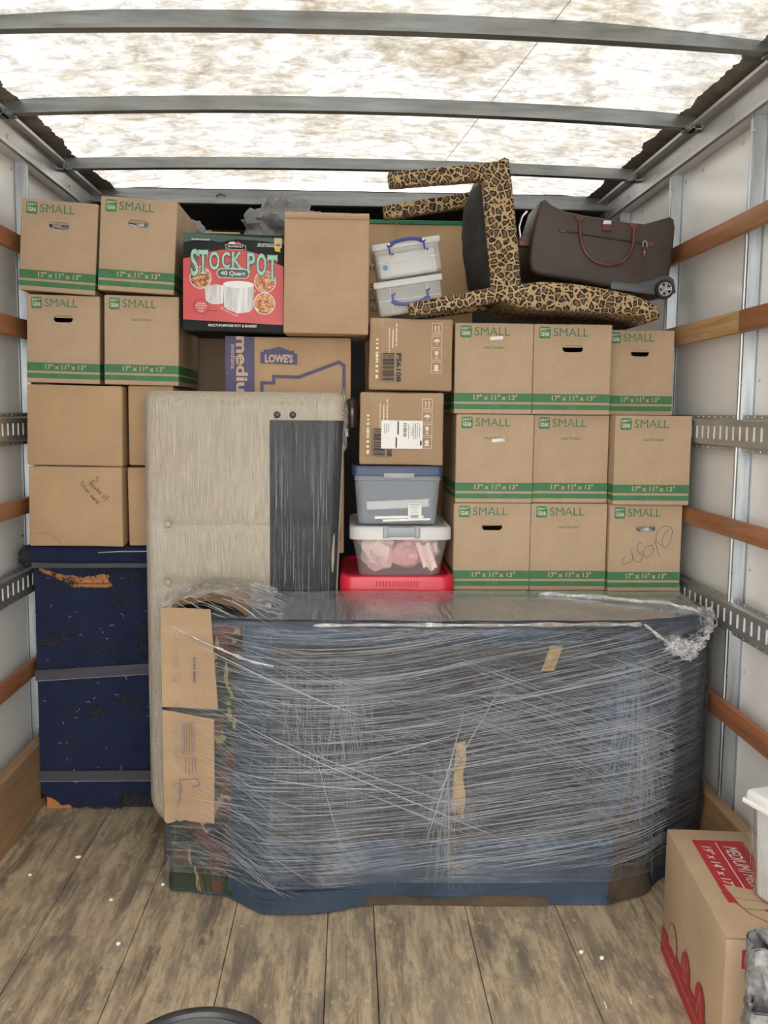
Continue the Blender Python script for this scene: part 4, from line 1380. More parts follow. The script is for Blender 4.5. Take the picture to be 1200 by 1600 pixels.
g = MB(); g.tube([(x, NEAR - .006, z) for x, z in W2([(1.058, 1.872), (1.035, 1.862), (1.025, 1.84)])], .003, 6); g.build('corner_fold', 'leopard', ch)

# ================================================================== BROWN DUFFEL
bg_ = thing('wheeled_duffel', 'brown wheeled duffel bag with red-brown leather handles, leaning on the chair back', 'bag', (.90, 3.36, 1.93))
def B(poly): return [(x - .90, z - 1.93) for x, z in poly]
out = B([(.640, 2.040), (.646, 2.12), (.662, 2.19), (.678, 2.243), (.695, 2.252), (.72, 2.232), (.768, 2.211), (.85, 2.196), (.918, 2.188), (1.00, 2.176), (1.056, 2.172), (1.105, 2.186), (1.145, 2.198), (1.160, 2.190),
         (1.166, 2.16), (1.162, 2.08), (1.152, 2.00), (1.128, 1.945), (1.113, 1.921), (1.06, 1.932), (.926, 1.956), (.83, 1.972), (.741, 1.984), (.672, 1.995), (.648, 2.012)])
g = MB(); g.bprism([(x, z + .008 * (z > .1)) for x, z in out], 0, .24, .014, 3, fn=None); g.build('bag_body', 'bag', bg_, 50)
g = MB(); cx = sum(p[0] for p in out) / len(out); cz = sum(p[1] for p in out) / len(out)
g.tube([(cx + (x - cx) * .955, .004, cz + (z - cz) * .93) for x, z in out], .0026, 6, closed=True); g.build('piping', 'bag', bg_)
# handles
def arcp(x0, x1, zt, zb, y, n=18):
    pts = []
    for i in range(n + 1):
        u = i / n; a = PI * u
        x = (x0 + x1) / 2 - math.cos(a) * (x1 - x0) / 2
        pts.append((x - .90, y - .014 * math.sin(a), zt + (zb - zt) * math.sin(a) ** .62 - 1.93 + (-.022 * u)))
    return pts
for (x0, x1, zt, zb, y) in ((.818, 1.012, 2.186, 2.040, -.012),):
    g = MB(); g.tube(arcp(x0, x1, zt, zb, y), .0052, 8); h = g.build('handle', 'leather', bg_, True)
    for x, z in ((x0, zt), (x1, zt - .022)):
        g = MB(); g.bprism([(x - .90 - .019, z - 1.93 + .012), (x - .90 - .006, z - 1.93 - .006), (x - .90 - .008, z - 1.93 - .03), (x - .90 + .008, z - 1.93 - .03), (x - .90 + .006, z - 1.93 - .006), (x - .90 + .019, z - 1.93 + .012)], -.006, .004, .001, 1)
        g.build('handle_patch', 'leather', h)
g = MB(); g.tube(arcp(.70, .80, 2.225, 2.262, .2), .005, 8); g.build('handle', 'leather', bg_, True)
# zip, pulls, buckle
zp = B([(.765, 2.148), (.85, 2.136), (.95, 2.123), (1.055, 2.108)])
g = MB(); g.tube([(x, -.001, z) for x, z in zp], .0035, 6, flat=1)
z_ = g.build('zip', 'black_plastic', bg_)
g = MB(); g.bprism(B([(.742, 2.152), (.752, 2.158), (.768, 2.155), (.768, 2.142), (.752, 2.142)]), -.005, .002, .001, 1)
g.bprism(B([(1.062, 2.112), (1.085, 2.114), (1.088, 2.104), (1.080, 2.098), (1.062, 2.100)]), -.005, .002, .001, 1)
g.bprism(B([(1.048, 2.094), (1.058, 2.094), (1.060, 2.068), (1.053, 2.058), (1.047, 2.068)]), -.010, -.006, .001, 1); g.build('zip_tab', 'leather', bg_)
g = MB(); g.tube([(x, -.010, z) for x, z in B([(1.046, 2.095), (1.046, 2.112), (1.053, 2.118), (1.060, 2.112), (1.060, 2.095)])], .002, 6); g.lathe([(.003, 0), (.002, -.002)], 8, (1.053 - .9, -.010, 2.078 - 1.93), 'Y'); g.build('zip_pull', 'chrome', bg_)
g = MB(); g.rbox(.899 - .9, .934 - .9, -.008, .004, 2.150 - 1.93, 2.176 - 1.93, .003, 2); g.build('buckle_patch', 'leather', bg_)
g = MB(); g.rbox(.902 - .9, .931 - .9, -.010, .004, 2.172 - 1.93, 2.186 - 1.93, .003, 2); g.build('buckle', 'chrome', bg_)
# side grab handle and strap
g = MB(); g.rbox(.605 - .9, .650 - .9, .02, .06, 2.098 - 1.93, 2.130 - 1.93, .005, 2); g.build('side_handle', 'leather', bg_, 30)
g = MB(); g.tube([(x, .05, z) for x, z in B([(.618, 2.13), (.612, 2.17), (.622, 2.205), (.640, 2.225)])], .004, 6); g.build('strap_clip', 'chrome', bg_)
g = MB(); g.tube([(x, .12, z) for x, z in B([(.70, 2.25), (.74, 2.245), (.79, 2.212), (1.02, 2.178), (1.06, 2.186), (1.09, 2.193)])], .007, 6, flat=.5); g.build('shoulder_strap', 'black_plastic', bg_)
g = MB(); g.rbox(1.150 - .9, 1.178 - .9, .05, .12, 2.10 - 1.93, 2.135 - 1.93, .008, 2); g.build('end_loop', 'black_plastic', bg_, 30)
# wheel guard and wheel
wx, wz = 1.128 - .9, 1.948 - 1.93
gp = [(.936 - .9, 1.948 - 1.93), (.936 - .9, 1.972 - 1.93), (.945 - .9, 1.978 - 1.93), (1.03 - .9, 1.968 - 1.93), (1.058 - .9, 1.978 - 1.93)]
gp += [(wx + .052 * math.cos(R(a)), wz + .052 * math.sin(R(a))) for a in (140, 115, 90, 65, 45)] + [(wx + .046, wz - .01), (wx - .01, wz - .02), (wx - .09, wz - .012)]
g = MB(); g.bprism(gp[::-1], -.008, .20, .003, 2); g.build('wheel_guard', 'grey_plastic', bg_, 30)
g = MB(); g.lathe([(.022, .0), (.030, .0), (.034, -.006), (.034, -.020), (.030, -.026), (.0235, -.026), (.0225, -.020)], 28, (wx, 0, wz), 'Y')
wl = g.build('wheel', 'black_plastic', bg_, 30)
g = MB(); g.lathe([(.005, -.020), (.005, -.028)], 14, (wx, 0, wz), 'Y')
for k in range(5):
    T = Matrix.Translation((wx, 0, wz)) @ Matrix.Rotation(R(72 * k + 12), 4, 'Y')
    g.box(-.0045, -.001, -.0265, -.022, .003, .0225, 0, T); g.box(.001, .0045, -.0265, -.022, .003, .0225, 0, T)
g.tube([(wx + .0225 * math.cos(2 * PI * i / 28), -.0255, wz + .0225 * math.sin(2 * PI * i / 28)) for i in range(28)], .0018, 6, closed=True)
g.build('hubcap', 'chrome', wl)

# ================================================================== GREY SACKS, ODD THINGS BEHIND
for nm, lab, c, r_, sd in (('plastic_sack', 'crumpled grey plastic sack behind the tall ribbed carton', (-.27, 3.95, 2.222), (.15, .12, .135), 2),
                           ('plastic_sack', 'small grey sack glimpsed behind the top left-stack carton', (-.66, 3.98, 2.165), (.10, .10, .105), 6)):
    v_, f_ = blob((0, 0, 0), r_, .4, 2.6, sd, 60, 44)
    g = MB(); g.add([(p[0] + 0, p[1], p[2] + .01 * noise.noise(Vector(p) * 40)) for p in v_], f_)
    o = g.build(nm, 'greybag', None, True); o.location = c; o['label'] = lab; o['category'] = 'bag'
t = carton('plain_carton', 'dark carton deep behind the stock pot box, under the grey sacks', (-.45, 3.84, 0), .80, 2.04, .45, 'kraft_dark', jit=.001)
t = thing('folded_textile', 'dark teal folded cloth in the gap beside the store-printed box', 'cloth', (-.53, 3.50, 1.442))
g = MB()
for k in range(3):
    g.rbox(-.09, .07, 0, .2, .03 * k, .03 * k + .027, .008, 2)
g.build('cloth_fold', 'teal', t, 30)
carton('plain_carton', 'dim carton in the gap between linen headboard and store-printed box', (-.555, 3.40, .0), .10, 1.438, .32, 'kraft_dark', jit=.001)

# ================================================================== NAVY-WRAPPED CABINET
cb = thing('wrapped_cabinet', 'pine cabinet wrapped in torn navy quilted blanket, against the left wall', 'cabinet', (-.925, 3.42, 0))
g = MB()
g.box(-.20, .22, .012, .38, .0, .955); g.box(-.205, .225, .006, .38, .93, .985)
g.box(-.205, -.06, .0, .012, .0, .075)
g.box(-.21, .22, .0, .012, .79, .86); g.box(-.21, -.165, .0, .012, .075, .93)
g.rbox(-.150, .20, .002, .012, .862, .93, .003, 1)
g.build('pine_frame', 'pine', cb)
g = MB(); g.box(-.05, .222, .002, .011, .002, .09); g.build('torn_lining', 'fuzz', cb)
g = MB(); g.lathe([(.006, .0), (.005, -.003)], 8, (-.155, -.001, .895), 'Y'); g.build('screw', 'black_plastic', cb)
def ragged(x, k): return .010 * noise.noise(Vector((x * 30, k, 0))) + .006 * noise.noise(Vector((x * 110, k, 1)))
def keepb(u, v_):
    x = -.222 + u * .45; z = .0 + v_ * .955
    up_ = .903 + ragged(x, 1) + .022 * max(0, (-.14 - x)) / .06 - .012 * math.sin(PI * max(0, min(1, (x + .14) / .19)))
    lo = .850 + ragged(x, 2) * .7 + max(0, (-.075 - x)) * .50
    xr = .050 + .02 * noise.noise(Vector((z * 40, 0, 3)))
    if lo < z < up_ and -.212 < x < xr: return False
    bot = .006 + ragged(x, 5)
    if x < -.11: bot = .006 + (-.11 - x) * .50 + ragged(x, 7)
    if x > .08: bot = .055 + ragged(x, 6) * 1.8
    return z > bot
def quilt(u, v_):
    x = -.222 + u * .45; z = v_ * .955
    tri = abs(((x + .1) / .16) % 1 - .5) * .16
    ph = (z + tri * 1.1) / .022
    y = -.012 - .0035 * abs(math.sin(PI * ph)) - .006 * noise.noise(Vector((x * 5, 0, z * 4))) - .002 * noise.noise(Vector((x * 40, 2, z * 40)))
    return (x + .003 * noise.noise(Vector((0, z * 6, 4))), y, z)
g = MB(); g.grid(quilt, 130, 320, keep=keepb)
g.grid(lambda u, v_: (-.222, -.012 + u * .45, .04 + v_ * .90), 3, 10)
g.build('quilted_blanket', 'navy', cb, True)
g = MB(); g.rbox(-.250, .235, -.045, .39, .940, 1.010, .024, 4, sub=2, jit=.005); tb = g.build('blanket_top_fold', 'navy', cb, 40)
v_, f_ = blob((-.245, -.03, .968), (.022, .03, .034), .5, 4, 3, 20, 16); g = MB(); g.add(v_, f_); g.build('fuzzy_corner', 'fuzz', cb, True)
g = MB()
r_ = random.Random(5)
def onface(x, z):
    return -.016 - .006 * noise.noise(Vector((x * 5, 0, z * 4)))
for k in range(1500):      # shredded dark stuffing where the cover is torn
    cxx, czz, s_ = r_.choice(((.10, .80, .05), (.17, .70, .05), (-.12, .66, .05), (.0, .62, .055), (.02, .915, .10), (.15, .89, .06), (-.17, .645, .03), (.18, .62, .04), (-.03, .03, .07), (.13, .05, .06), (-.10, .87, .04), (.10, .43, .03), (-.01, .38, .03)))
    x = cxx + r_.gauss(0, s_ * .6); z = czz + r_.gauss(0, s_ * .3)
    if not (-.21 < x < .215 and .01 < z < .93): continue
    a = r_.uniform(0, PI); l_ = r_.uniform(.002, .008)
    dx, dz = math.cos(a) * l_, math.sin(a) * l_
    y = onface(x, z) - .002
    g.add([(x - dx, y, z - dz), (x + dz * .3, y - .003, z - dx * .3), (x + dx, y, z + dz), (x - dz * .3, y - .004, z + dx * .3)], [(0, 1, 2, 3)])
g.build('torn_stuffing', 'fuzz', cb, kind='stuff')
g = MB()
for k in range(46):
    x = r_.uniform(-.20, .2); z = r_.uniform(.1, .9); a = r_.uniform(0, PI); l_ = r_.uniform(.002, .009)
    g.tube([(x, onface(x, z) - .005, z), (x + l_ * math.cos(a), onface(x, z) - .007, z + l_ * math.sin(a)), (x + 2 * l_ * math.cos(a + .8), onface(x, z) - .005, z + 2 * l_ * math.sin(a + .8))], .0005, 3)
g.build('loose_threads', 'thread', cb, kind='stuff')
for z0, z1, dz, hh in ((.926, .950, .004, 'tape'), (.508, .548, .028, 0), (.118, .158, 0, 0)):
    g = MB(); g.grid(lambda u, v_: (-.224 + u * .45, -.031 - .001 * noise.noise(Vector((u * 9, v_ * 3, z0))) - (.003 if hh else 0), z0 + v_ * (z1 - z0) + dz * (u - .2)), 30, 3)
    if not hh:
        g.grid(lambda u, v_: (-.224 + u * .45, -.0325, z0 - .001 + v_ * .002 + dz * (u - .2)), 30, 1, 1)
    g.build('tape_band', ['tape_dark', 'wrap_strand'], cb)
g = MB(); g.tube([(.02, -.046, .985), (.10, -.048, .990), (.20, -.047, .991)], .0022, 5); g.build('tape_edge', 'wrap_strand', cb)

# ================================================================== LINEN HEADBOARD
hb = thing('upholstered_headboard', 'oatmeal linen upholstered headboard on end, wrapped in clear film', 'headboard', (-.36, 3.20, 0), (R(0), 0, 0))
HX0, HX1, HZ = -.340, .348, 1.568
def corner_in(x, z, r_, x0, x1, z0, z1):
    dx = max(x0 + r_ - x, x - (x1 - r_), 0); dz = max(z0 + r_ - z, z - (z1 - r_), 0)
    return math.hypot(dx, dz)
NXh, NZh = 70, 150
DIMP = [(-.262, z) for z in (1.110, .905, .700, .490, .285)]
def hshape(u, v_, side):
    # rounded slab through warped parametrisation
    x = HX0 + u * (HX1 - HX0); z = .004 + v_ * (HZ - .004)
    r_ = .13 if (x < 0 and z < .3) else .035
    x0, x1, z0, z1 = HX0, HX1, .004, HZ
    cx = min(max(x, x0 + r_), x1 - r_); cz = min(max(z, z0 + r_), z1 - r_)
    dx, dz = x - cx, z - cz
    m_ = max(abs(dx), abs(dz)); L = math.hypot(dx, dz)
    if L > 1e-9 and abs(dx) > 1e-9 and abs(dz) > 1e-9:
        k = m_ / L; x = cx + dx * k; z = cz + dz * k
    e = min(x - HX0, HX1 - x, z - .004, HZ - z)
    e = max(0, min(e, (r_ - m_) if (dx and dz) else e))
    rr = .035
    prof = math.sqrt(max(0, 1 - (1 - min(1, e / rr)) ** 2))
    y = .036 - .036 * prof
    if x > 0: x -= .055 * max(0, 1.45 - z) / 1.45 * (x / .348)
    if side < 0:
        pf = 0
        for a, b in DIMP:
            d = math.hypot(x - a, (z - b) * 1.2); pf += .016 * math.exp(-(d / .024) ** 2)
            if x > a: pf += .0055 * math.exp(-((z - b) / .008) ** 2) * min(1, (x - a) * 20)
            pf += .002 * math.exp(-((z - b) / .02) ** 2)
        y += pf * prof
        y -= .004 * noise.noise(Vector((x * 5, 0, z * 4))) * prof
        y -= .0025 * noise.noise(Vector((x * 26, 0, z * 8))) * prof if x < -.28 or z > 1.5 else 0
        return (x, y, z)
    return (x, .118 - y, z)
g = MB()
g.grid(lambda u, v_: hshape(u, v_, -1), NXh, NZh); g.grid(lambda u, v_: hshape(u, v_, 1), 30, 60)
def edge_ring(n, s_):
    return [hshape(i / n, 0, s_) for i in range(n)] + [hshape(1, i / n, s_) for i in range(n)] + [hshape(1 - i / n, 1, s_) for i in range(n)] + [hshape(0, 1 - i / n, s_) for i in range(n)]
A_, B_ = edge_ring(60, -1), edge_ring(60, 1); n = len(A_)
g.add(A_ + B_, [(i, (i + 1) % n, n + (i + 1) % n, n + i) for i in range(n)])
g.build('upholstery', 'linen', hb, True)
for a, b in DIMP[:5]:
    g = MB(); g.lathe([(.012, .008), (.011, .003), (.007, .0), (.002, -.001)], 16, (a, 0, b), 'Y'); g.build('button', 'linen', hb, True)
g = MB()
def dark(u, v_):
    return (.092 + u * (.252 - .055 * (1 - v_)), -.003 - .0012 * abs(noise.noise(Vector((u * 30, v_ * 1.5, 0)))) + (.0 if u < .9 else (u - .9) * .12), .10 + v_ * 1.372)
g.grid(dark, 60, 20); bk = g.build('dust_cloth', 'black_cloth', hb, True)
for x in (.118, .171):
    g = MB(); g.lathe([(.011, .0), (.0115, -.004), (.008, -.009), (.003, -.010)], 18, (x, -.002, 1.490), 'Y'); g.build('mounting_cap', 'black_plastic', hb, True)
g = MB()
r_ = random.Random(21)
def ff(u, v_):
    p = hshape(.004 + u * .992, .004 + v_ * .992, -1)
    return (p[0], p[1] - .006, p[2])
g.grid(ff, 40, 60); fm = g.build('stretch_film', 'wrap_soft', hb, True)
g = MB()
for k in range(95):
    x = r_.uniform(.10, .31); z = r_.uniform(.15, 1.40); l_ = r_.uniform(.03, .30); wd = r_.uniform(.0003, .0011)
    g.add([(x - wd, -.0075, z), (x + wd, -.0075, z), (x + wd * .3, -.0085, min(1.47, z + l_)), (x - wd * .3, -.0085, min(1.47, z + l_))], [(0, 1, 2, 3)])
for k in range(60):
    x = r_.uniform(-.33, -.26); z = r_.uniform(.15, 1.2); l_ = r_.uniform(.1, .4); wd = r_.uniform(.0003, .0008)
    g.add([(x - wd, -.0075, z), (x + wd, -.0075, z), (x + wd * .3, -.0085, z + l_), (x - wd * .3, -.0085, z + l_)], [(0, 1, 2, 3)])
g.build('film_creases', 'wrap_strand', hb, kind='stuff')
v_, f_ = blob((.346, .06, 1.47), (.014, .04, .080), .6, 3.5, 4, 30, 24); g = MB(); g.add(v_, f_); g.build('film_bunch', 'wrap_bunch', hb, True)

# ================================================================== WRAPPED DRESSER
dr = thing('wrapped_dresser', 'long dresser padded with blue blankets and wrapped in clear stretch film', 'dresser', (.32, 2.98, 0))
OX, OY = .32, 2.98
TOP = [(-.575, 3.19), (-.575, 2.86), (-.545, 2.815), (-.38, 2.785), (-.22, 2.765), (-.08, 2.755), (.30, 2.748), (.70, 2.750), (.90, 2.758), (1.02, 2.80), (1.10, 2.845), (1.155, 2.89), (1.172, 2.93), (1.172, 3.19)]
BOT = [(-.555, 3.18), (-.555, 2.86), (-.545, 2.792), (-.39, 2.768), (-.235, 2.645), (-.08, 2.648), (.10, 2.695), (.314, 2.690), (.80, 2.682), (.93, 2.745), (1.035, 2.85), (1.09, 2.90), (1.12, 2.94), (1.13, 3.18)]
ZT = .862
def interp_y(pts, x):
    q = [p for p in pts[1:-1]]
    if x <= q[0][0]: return q[0][1]
    for a, b in zip(q, q[1:]):
        if a[0] <= x <= b[0] and b[0] > a[0]:
            u = (x - a[0]) / (b[0] - a[0]); u = u * u * (3 - 2 * u) * .5 + u * .5
            return a[1] + (b[1] - a[1]) * u
    return q[-1][1]
def wrinkle(x, z):
    return .005 * noise.noise(Vector((x * 3, 0, z * 9))) + .0025 * noise.noise(Vector((x * 7, 3, z * 28))) + .010 * noise.noise(Vector((x * 2, 5, z * 2.5)))
def F(x, z):
    u = max(0, min(1, z / .30)) ** .55 * .75 + .25 * z / ZT
    y = interp_y(BOT, x) * (1 - u) + interp_y(TOP, x) * u
    # the film pulls the padding in at mid height
    y += .012 * math.sin(PI * min(1, z / .85)) - .006
    if z > ZT - .035:
        k = (z - (ZT - .035)) / .035
        y += .035 * (1 - math.sqrt(max(0, 1 - k * k)))
    return y + wrinkle(x, z)
def loop(z, N=None):
    pts = []
    u = max(0, min(1, z / .30)) ** .55 * .75 + .25 * z / ZT
    X0 = BOT[2][0] * (1 - u) + TOP[2][0] * u; X1 = BOT[-2][0] * (1 - u) + TOP[-2][0] * u
    for i in range(131):
        x = X0 + (X1 - X0) * i / 130
        pts.append((x, F(x, z), z))
    k = 0
    if z > ZT - .035:
        q = (z - (ZT - .035)) / .035; k = .030 * (1 - math.sqrt(max(0, 1 - q * q)))
    xr = X1 - k + .012; xl = X0 + k - .012
    yf, yl = pts[-1][1], pts[0][1]
    pts += [(xr, yf + .02 + (3.17 - k - yf - .02) * i / 8, z) for i in range(9)]
    pts += [(xr + (xl - xr) * i / 20, 3.175 - k, z) for i in range(1, 21)]
    pts += [(xl, 3.17 - k + (yl + .02 - 3.17 + k) * i / 8, z) for i in range(1, 9)]
    return pts
zs = [.004, .02, .04, .07, .10] + [.10 + i * .03 for i in range(1, 25)] + [ZT - .035 + .035 * math.sin(PI / 2 * i / 5) for i in range(1, 6)]
def shell(zlist, off, cap=True):
    g = MB(); LO = []
    for z in zlist:
        L_ = loop(z)
        n = len(L_)
        cx = sum(p[0] for p in L_) / n; cy = 3.0
        LO.append([(p[0] + (off if p[0] > 1.0 else (-off if p[0] < -.5 else 0)), p[1] + (-off if p[1] < 3.05 else off), p[2] + (off if z > ZT - .02 else 0)) for p in L_])
    n = len(LO[0])
    cyc = 3.0
    if cap:
        for k in (.75, .5, .25, .06):
            LO.append([(.31 + (p[0] - .31) * (1 - (1 - k) * .45), cyc + (p[1] - cyc) * k, p[2] + .003 * noise.noise(Vector((p[0] * 4, p[1] * 6, 7)))) for p in LO[len(zlist) - 1]])
    vs = [(p[0] - OX, p[1] - OY, p[2]) for L_ in LO for p in L_]
    fs = [(j * n + i, j * n + (i + 1) % n, (j + 1) * n + (i + 1) % n, (j + 1) * n + i) for j in range(len(LO) - 1) for i in range(n)]
    if cap: fs.append(tuple(range((len(LO) - 1) * n, len(LO) * n)))
    g.add(vs, fs)
    return g
shell(zs, 0).build('blanket_padding', 'pad', dr, 50)
def patch(name, mat, xa, xb, z0, z1, off, nx=40, nz=60, kind=None, edge=0.0, freq=10):
    """sheet following the front of the dresser; xa, xb may depend on z"""
    g = MB()
    def fn(u, v_):
        z = z0 + v_ * (z1 - z0)
        a = xa(z) if callable(xa) else xa; b = xb(z) if callable(xb) else xb
        a += edge * noise.noise(Vector((z * freq, 1, 0))); b += edge * noise.noise(Vector((z * freq, 2, 0)))
        x = a + u * (b - a)
        zz = z + (edge * noise.noise(Vector((x * freq, 4, 0))) if v_ in (0, 1) else 0)
        return (x - OX, F(x, z) - off - OY, zz)
    g.grid(fn, nx, nz)
    return g.build(name, mat, dr, True, kind)
patch('camouflage_blanket', 'camo', -.557, lambda z: -.35 + .045 * z, .012, .852, .004)
patch('blue_blanket_edge', 'pad_blue', lambda z: -.37 + .055 * z, lambda z: -.24 + .04 * z, .03, .74, .006, edge=.01, freq=5)
patch('dark_blanket_panel', 'pad_dark', lambda z: -.27 + .05 * z, lambda z: .80 + .05 * math.sin(z * 9), .20, .80, .005, edge=.02, freq=4)
patch('blue_blanket_hem', 'pad_blue', .03, .86, .03, .17, .010, edge=.02, freq=5, nz=12)
patch('blue_blanket_hem', 'pad_blue', -.34, .06, .008, .06, .009, edge=.008, freq=6, nz=8)
patch('brown_blanket_corner', 'pad_brown', lambda z: .80 + .25 * max(0, z - .05), lambda z: .97 - .25 * z, .008, .42, .011, edge=.02, freq=7)
patch('torn_batting_strip', 'batting', lambda z: .318 + .03 * z, lambda z: .356 + .02 * z, .26, .50, .010, edge=.014, freq=14, nx=6)
patch('torn_batting_strip', 'pad_brown', lambda z: .30 + .03 * z, lambda z: .35 + .02 * z, .10, .30, .010, edge=.014, freq=14, nx=6)
patch('torn_batting_strip', 'batting', lambda z: .60 + .35 * (z - .75), lambda z: .64 + .35 * (z - .75), .72, .80, .009, edge=.01, freq=14, nx=4)
patch('lower_brown_edge', 'pad_brown', .06, .62, .002, .034, .003, edge=.01, freq=5, nz=6)
# bulging hem roll along the floor
g = MB(); hem = []
for i in range(90):
    x = -.27 + 1.19 * i / 89
    z = .055 + .025 * math.sin(i * .09 + 1.0) + .006 * noise.noise(Vector((x * 8, 0, 0)))
    if x < -.2: z = .03
    hem.append((x - OX, F(x, z) + .001 - OY, z))
g.tube(hem, lambda u: .011 + .003 * math.sin(u * 30), 8); g.build('hem_roll', 'pad_blue', dr, True)
# cardboard sheets on the left end
def sheet(label, z0, z1, xr0, xr1, ragged_=False, skew=0):
    g = MB()
    for off in (.012, .016):
        def fn(u, v_):
            xr = xr0 + (xr1 - xr0) * v_
            x = -.566 + u * (xr + .566)
            z = z0 + v_ * (z1 - z0) + (skew * u * v_)
            if ragged_ and v_ == 0: z += .020 * noise.noise(Vector((x * 30, 1, 0))) + .012 * noise.noise(Vector((x * 90, 1, 0)))
            return (x - OX, F(max(-.54, x), min(z, .84)) - off + .0015 * noise.noise(Vector((x * 9, 0, z * 30))) - OY, z)
        g.grid(fn, 16, 30)
    g.build('cardboard_sheet', 'kraft_sheet', dr, True)
sheet('', .594, .905, -.392, -.412)
sheet('', .232, .585, -.408, -.405, True, -.022)
g = MB()
T = Matrix.Translation((-OX, -OY + 2.768, 0))
g.bars(-.462, .72, .075, .005, 0, 0, 5, T); g.build('stamped_line', 'purple', dr); g = MB()
g.line([(-.50, .455), (-.465, .455), (-.465, .555), (-.50, .555)], .001, 0, 0, T, True)
for k in range(4):
    g.bars(-.472 - .0075 * k, .505, .09, .0022, 0, 0, k, T)
    g.bars(-.462 - .010 * k, .42, .05, .0026, 0, 0, 9 + k, T)
g.line([(-.51, .31), (-.51, .375), (-.455, .375), (-.45, .355), (-.475, .35)], .0022, 0, 0, T)
g.build('carton_print', 'purple', dr)
g = MB(); g.grid(lambda u, v_: (-.56 + u * .25 - OX, 2.84 + v_ * .32 - OY - .02 * u, .875 + .045 * math.sin(PI * u) * (1 - .5 * v_) + .012 * noise.noise(Vector((u * 4, v_ * 4, 0)))), 14, 14)
g.build('crumpled_cardboard_top', 'kraft4', dr, 30)

# film shells
shell(zs[3:], .014, False).build('stretch_film', 'wrap', dr, 60)
g = MB(); L_ = loop(ZT); 
def topf(u, v_):
    i = u * 130; x = L_[int(i)][0]; y0 = L_[int(i)][1] + .0
    y = y0 + v_ * (3.18 - y0)
    return (x - OX, y - OY, ZT + .012 + .010 * v_ + .004 * noise.noise(Vector((x * 6, y * 9, 0))) - .004 * (1 - v_))
g.grid(topf, 130, 24); g.build('stretch_film_top', 'wrap_top', dr, True)

# strands: bunched ridges in the film
g = MB(); r_ = random.Random(42)
def field(x, z):
    hi = -.10 + .30 * max(0, min(1, (x + .35) / .6))
    lo = .02 + .12 * max(0, min(1, (x + .2) / .5))
    u = max(0, min(1, (z - .38) / .25))
    return lo * (1 - u) + hi * u
def strand(x, z, ang, ln, wd, off=.018, curve=0.0, follow=False):
    n = max(3, int(ln / .035)); P_ = []
    a = ang; da = (ang - field(x, z)) if follow else 0
    for i in range(n + 1):
        if not (-.565 < x < 1.17 and .05 < z < .858): break
        y = F(x, z) - off
        P_.append((x, y, z))
        if follow: a = field(x, z) + da
        x += math.cos(a) * ln / n; z += math.sin(a) * ln / n; a += curve / n
    if len(P_) < 3: return
    m_ = len(P_); vs = []
    for i, (x, y, z) in enumerate(P_):
        k = wd * math.sin(PI * (i + .4) / (m_ - .2)) ** .6
        nx, nz = -math.sin(a), math.cos(a)
        vs += [(x - nx * k - OX, y - OY, z - nz * k), (x - OX, y - k * 1.0 - OY, z), (x + nx * k - OX, y - OY, z + nz * k)]
    fs = []
    for i in range(m_ - 1):
        q = 3 * i; fs += [(q, q + 3, q + 4, q + 1), (q + 1, q + 4, q + 5, q + 2)]
    g.add(vs, fs)
def thick(): return r_.choice((.0002, .00025, .0003, .0004, .0005, .0006, .0009))
for k in range(2100):                      # long pulls that follow the wrapping direction
    x = r_.uniform(-.40, 1.06); z = r_.uniform(.10, .84)
    dens = .5 + .8 * noise.noise(Vector((x * 1.6, z * 9, 4)))
    if r_.random() > .35 + dens: continue
    strand(x, z, field(x, z) + r_.gauss(0, .014), r_.uniform(.05, .55), thick() * r_.choice((.7, 1, 1)), .016 + r_.uniform(0, .004), 0, True)
for k in range(26):                        # crossing bundles
    bx = r_.uniform(-.36, .95); bz = r_.uniform(.3, .83); ang = -r_.uniform(.30, .42)
    for q in range(r_.randint(3, 8)):
        strand(bx + r_.gauss(0, .05), bz + r_.gauss(0, .022), ang + r_.gauss(0, .012), r_.uniform(.08, .55), thick(), .020, r_.uniform(-.02, .04))
for k in range(240):                       # left end, falling to the right
    strand(r_.uniform(-.56, -.3), r_.uniform(.12, .86), -r_.uniform(.05, .7), r_.uniform(.08, .35), thick() * .8, .019, r_.uniform(-.1, .2))
for cx_, z0, sp in ((-.12, .80, .16), (.0, .75, .1), (.88, .80, .10), (.30, .5, .1), (.93, .60, .08)):      # vertical fans
    for k in range(60):
        strand(cx_ + r_.gauss(0, sp * .35), z0 - r_.uniform(0, .1), -PI / 2 + r_.gauss(0, .16), r_.uniform(.15, .65), r_.choice((.0002, .00025, .0004)), .021)
for k in range(60):                        # crossing lower right
    strand(r_.uniform(.55, .95), r_.uniform(.3, .6), -r_.uniform(.4, .7), r_.uniform(.1, .4), .0005, .021)
for (x, z, a, ln, wd) in ((-.46, .80, -.45, .55, .0028), (-.40, .60, -.48, .95, .0020), (-.22, .52, -.42, .6, .0018), (.24, .18, 1.25, .45, .0022), (.25, .30, 1.0, .5, .0016), (-.10, .50, -1.35, .4, .0016), (-.34, .40, -.15, .55, .0022), (-.10, .41, .22, .5, .0020)):
    strand(x, z, a, ln, wd, .022, .12)
g.build('film_creases', 'wrap_strand', dr, kind='stuff')
g = MB()
